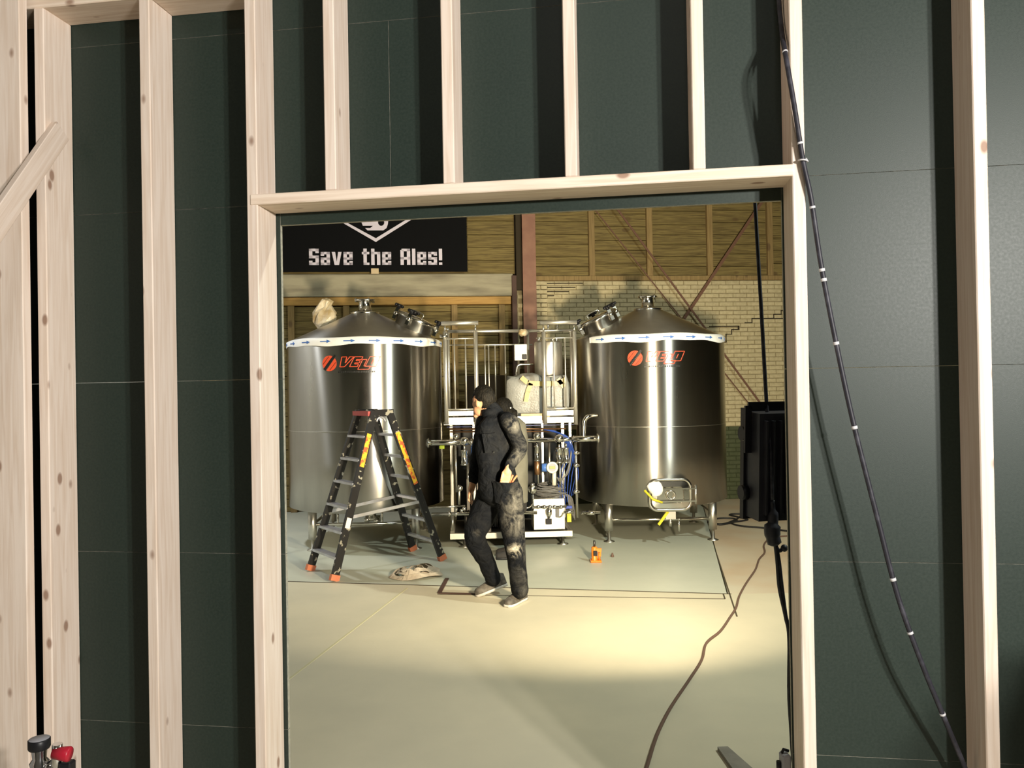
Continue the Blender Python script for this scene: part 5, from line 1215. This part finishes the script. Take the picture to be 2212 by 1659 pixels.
# coil of flat webbing
random.seed(5); wc_ = ground(898, 1244); wm = MB(); 
def ribbon(mb, pts, w, th=0.004):
    n = len(pts); vs = []
    for i, p in enumerate(pts):
        d = (pts[(i + 1) % n] - pts[i - 1]); d.z = 0; d.normalize(); o_ = V3(-d.y, d.x, 0); tl = 0.95 + 0.35 * sin(i * 0.8)
        a = V3(0, 0, 1) * cos(tl) + o_ * sin(tl)
        vs += [p - a * w / 2 + o_ * th, p + a * w / 2 + o_ * th, p + a * w / 2 - o_ * th, p - a * w / 2 - o_ * th]
    fs = []
    for i in range(n):
        j = (i + 1) % n
        for k in range(4): fs.append((i * 4 + k, j * 4 + k, j * 4 + (k + 1) % 4, i * 4 + (k + 1) % 4))
    mb.add(vs, fs, 0, False)
for k in range(4):
    r = 0.225 - 0.045 * k; ph = random.uniform(0, 6); cx_, cy_ = random.uniform(-0.03, 0.03), random.uniform(-0.03, 0.03)
    ribbon(wm, [V3(wc_.x + cx_ + r * cos(a) * (1 + 0.1 * sin(3 * a + ph)), wc_.y + cy_ + 0.95 * r * sin(a), 0.036 + 0.012 * k + 0.018 * sin(2 * a + ph)) for a in [2 * pi * q / 30 for q in range(30)]], 0.055)
zmin = min(p.z for p in wm.v)
for p in wm.v: p.z -= zmin
solo(wm, 'webbing_coil', 'strap_beige', 'loose coil of flat beige webbing strap on the floor by the stepladder', 'strap', V3(wc_.x, wc_.y, 0))
# steel square lying at the saw cut
q0, q1, q2 = ground(949, 1282), ground(966, 1250), ground(1035, 1284)
sq = MB(); sq.bar(V3(q0.x, q0.y, 0.004), V3(q1.x, q1.y, 0.004), 0.035, 0.006); sq.bar(V3(q0.x, q0.y, 0.0045), V3(q2.x, q2.y, 0.0045), 0.03, 0.006)
solo(sq, 'try_square', 'rust_dark', 'rusty steel square lying flat on the floor by the saw cut', 'square', V3(q0.x, q0.y, 0))
# extension cord across the floor and the loops by the wall
def floorpath(px, r): return [V3(g.x, g.y, r) for g in (ground(x, y) for x, y in px)]
solo(MB().tube(bez(floorpath([(1385, 1700), (1398, 1659), (1420, 1590), (1450, 1530), (1490, 1470), (1516, 1428), (1526, 1392), (1556, 1366), (1577, 1336), (1590, 1315), (1597, 1290), (1612, 1262), (1632, 1232), (1640, 1210), (1652, 1195), (1650, 1180), (1660, 1168), (1690, 1160), (1750, 1158)], 0.009), 6), 0.009, 8), 'extension_cord', 'cord_brown', 'thin brown extension cord snaking across the floor to the floodlight', 'cord', floorpath([(1526, 1392)], 0)[0])
solo(MB().tube(bez(floorpath([(1720, 1152), (1655, 1143), (1600, 1138), (1580, 1131), (1604, 1127), (1615, 1124), (1596, 1119), (1576, 1114), (1590, 1112), (1625, 1113), (1600, 1117), (1590, 1124), (1560, 1134), (1530, 1130), (1550, 1122), (1585, 1122), (1590, 1128), (1560, 1135), (1540, 1133)], 0.012), 6), 0.011, 8), 'rubber_hose', 'black_rubber', 'thin black hose looped on the floor beside the tank foot', 'hose', floorpath([(1600, 1125)], 0)[0])
# grey plank end lying in the opening
pe = [ground(1550, 1621), ground(1572, 1620), ground(1640, 1680), ground(1598, 1690)]
solo(MB().poly([V3(p.x, p.y, 0.018) for p in pe][::-1], V3(0, 0, -0.018)), 'grey_board', 'board_grey', 'grey offcut of board lying on the floor in the opening', 'board', V3(pe[0].x, pe[0].y, 0))
# ================================================================== IN THE FRONT ROOM
# black cable slung from the door stud down across the boards
def fw(x, y, v): u, z = FP.px(x, y, v); return FP.w(u, v, z)
cp = [fw(1672, -400, -0.03), fw(1680, -60, -0.05), fw(1688, 60, -0.08), fw(1699, 130, -0.155), fw(1716, 230, -0.16), fw(1735, 350, -0.155), fw(1752, 430, -0.15), fw(1775, 580, -0.13), fw(1810, 760, -0.12), fw(1845, 920, -0.12), fw(1893, 1110, -0.12), fw(1940, 1290, -0.12), fw(1990, 1430, -0.12), fw(2035, 1540, -0.10), fw(2085, 1660, -0.07), fw(2115, 1740, -0.06)]
CB = thing('slung_cable', 'black cable with scraps of pale tape slung from the door stud across the boards', 'cable', cp[5])
path = bez(cp, 8); MB().tube(path, 0.0075, 10).build('cable', 'cable_black', CB)
for k in (22, 37, 49, 56, 57, 63, 72, 86, 92, 104):
    MB().tube([path[k], path[k].lerp(path[k + 1], 0.3)], 0.0088, 10).build('tape_scrap', 'tape_pale', CB)
MB().tube([path[40] + V3(0.013 * cos(a), -0.013 * sin(a), 0.002 * a) for a in [2 * pi * q / 14 for q in range(14)]], 0.0025, 6, close=True).build('wire_tie', 'tape_pale', CB)
# gas bottle with its valve, standing in the corner
gb = at(92, 1640, 2.02); gx, gy = gb.x, gb.y
zk = at(86, 1590, 2.02).z; GB = thing('gas_bottle', 'gas bottle with a chrome valve, black knob and red cap by the first stud', 'gas bottle', (gx, gy, 0))
zv = at(90, 1659, 2.02).z - 0.03
MB().lathe([(0, 0), (0.08, 0), (0.085, 0.01), (0.085, zv - 0.16), (0.07, zv - 0.09), (0.035, zv - 0.05), (0.03, zv), (0, zv)], (gx, gy, 0), 32).build('cylinder', 'gas_bottle', GB)
kx_ = gx - 0.008
vb_ = MB().lathe([(0, zv - 0.01), (0.024, zv - 0.01), (0.026, zv + 0.02), (0.02, zv + 0.03), (0.023, zv + 0.045), (0.016, zv + 0.055), (0.018, zk - 0.035), (0.015, zk - 0.03), (0, zk - 0.03)], (kx_, gy, 0), 20)
vb_.ball((gx + 0.02, gy, zv + 0.03), (0.02, 0.018, 0.02), 12); vb_ = vb_.build('valve_body', 'chrome', GB)
MB().lathe([(0, zk - 0.032), (0.024, zk - 0.032), (0.026, zk - 0.028), (0.026, zk - 0.008), (0.024, zk - 0.006), (0, zk - 0.006)], (kx_, gy, 0), 28, mis=[0, 0, 0, 0, 1]).build('hand_wheel', ('black_plastic', 'knob_grey'), GB)
sq_ = at(115, 1625, 2.0)
MB().cyl((sq_.x, gy - 0.01, zv + 0.02), (sq_.x + 0.005, gy - 0.01, zk - 0.016), 0.012, 0.012, 14).build('side_spindle', 'chrome', GB)
rc = at(132, 1630, 2.0); MB().lathe([(0, -0.022), (0.014, -0.022), (0.019, 0.016), (0.017, 0.02), (0, 0.02)], (rc.x, gy - 0.015, rc.z), 20, (1, 0.05, -0.12)).build('red_cap', 'red_cap', GB)
ho = at(141, 1655, 2.0); MB().bbox((ho.x - 0.018, gy - 0.02, ho.z - 0.035), (ho.x + 0.012, gy + 0.01, ho.z + 0.006), 0.004).build('outlet_block', 'black_plastic', GB)
# clamp fixed low on the edge of the opening
ck = fw(1697, 1640, 0.02)
CKT = thing('cable_clamp', 'small grey cable clamp on the edge of the boards low beside the door stud', 'clamp', (ck.x, ck.y, ck.z))
MB().bbox((ck.x - 0.016, ck.y - 0.02, ck.z - 0.035), (ck.x + 0.012, ck.y + 0.02, ck.z + 0.02), 0.005).build('body', 'knob_grey', CKT)
MB().cyl((ck.x - 0.022, ck.y, ck.z - 0.006), (ck.x - 0.022, ck.y, ck.z - 0.03), 0.008, None, 10).build('screw', 'black_plastic', CKT)
MB().tube([(ck.x - 0.012, ck.y, ck.z + 0.02), (ck.x - 0.006, ck.y, ck.z + 0.032), (ck.x + 0.01, ck.y, ck.z + 0.026)], 0.005, 8).build('jaw', 'black_plastic', CKT)
# unseen cupboard added beside the camera to shade the foot of the partition
WX, WY, WH = 1.86, 0.55, 1.52
CU = thing('shade_cupboard', 'unseen grey cupboard added in the front room to shade the partition foot', 'cupboard', (WX + 0.4, WY, 0))
MB().bbox((WX, WY, 0.06), (WX + 0.8, WY + 0.4, WH), 0.006).build('shade_carcass', 'gas_bottle', CU)
for k in (0, 1):
    dr_ = MB().bbox((WX + 0.01 + 0.395 * k, WY - 0.018, 0.09), (WX + 0.395 + 0.395 * k, WY, WH - 0.03), 0.003).build('door', 'knob_grey', CU)
    MB().bbox((WX + 0.36 + 0.05 * k, WY - 0.04, 0.75), (WX + 0.38 + 0.05 * k, WY - 0.018, 0.88), 0.003).build('handle', 'black_plastic', dr_)
for a, b in ((0.05, 0.05), (0.75, 0.05), (0.05, 0.35), (0.75, 0.35)): MB().cyl((WX + a, WY + b, 0), (WX + a, WY + b, 0.06), 0.025, None, 12).build('foot', 'black_plastic', CU)
for o in bpy.data.objects:
    if '_o' in o: del o['_o']
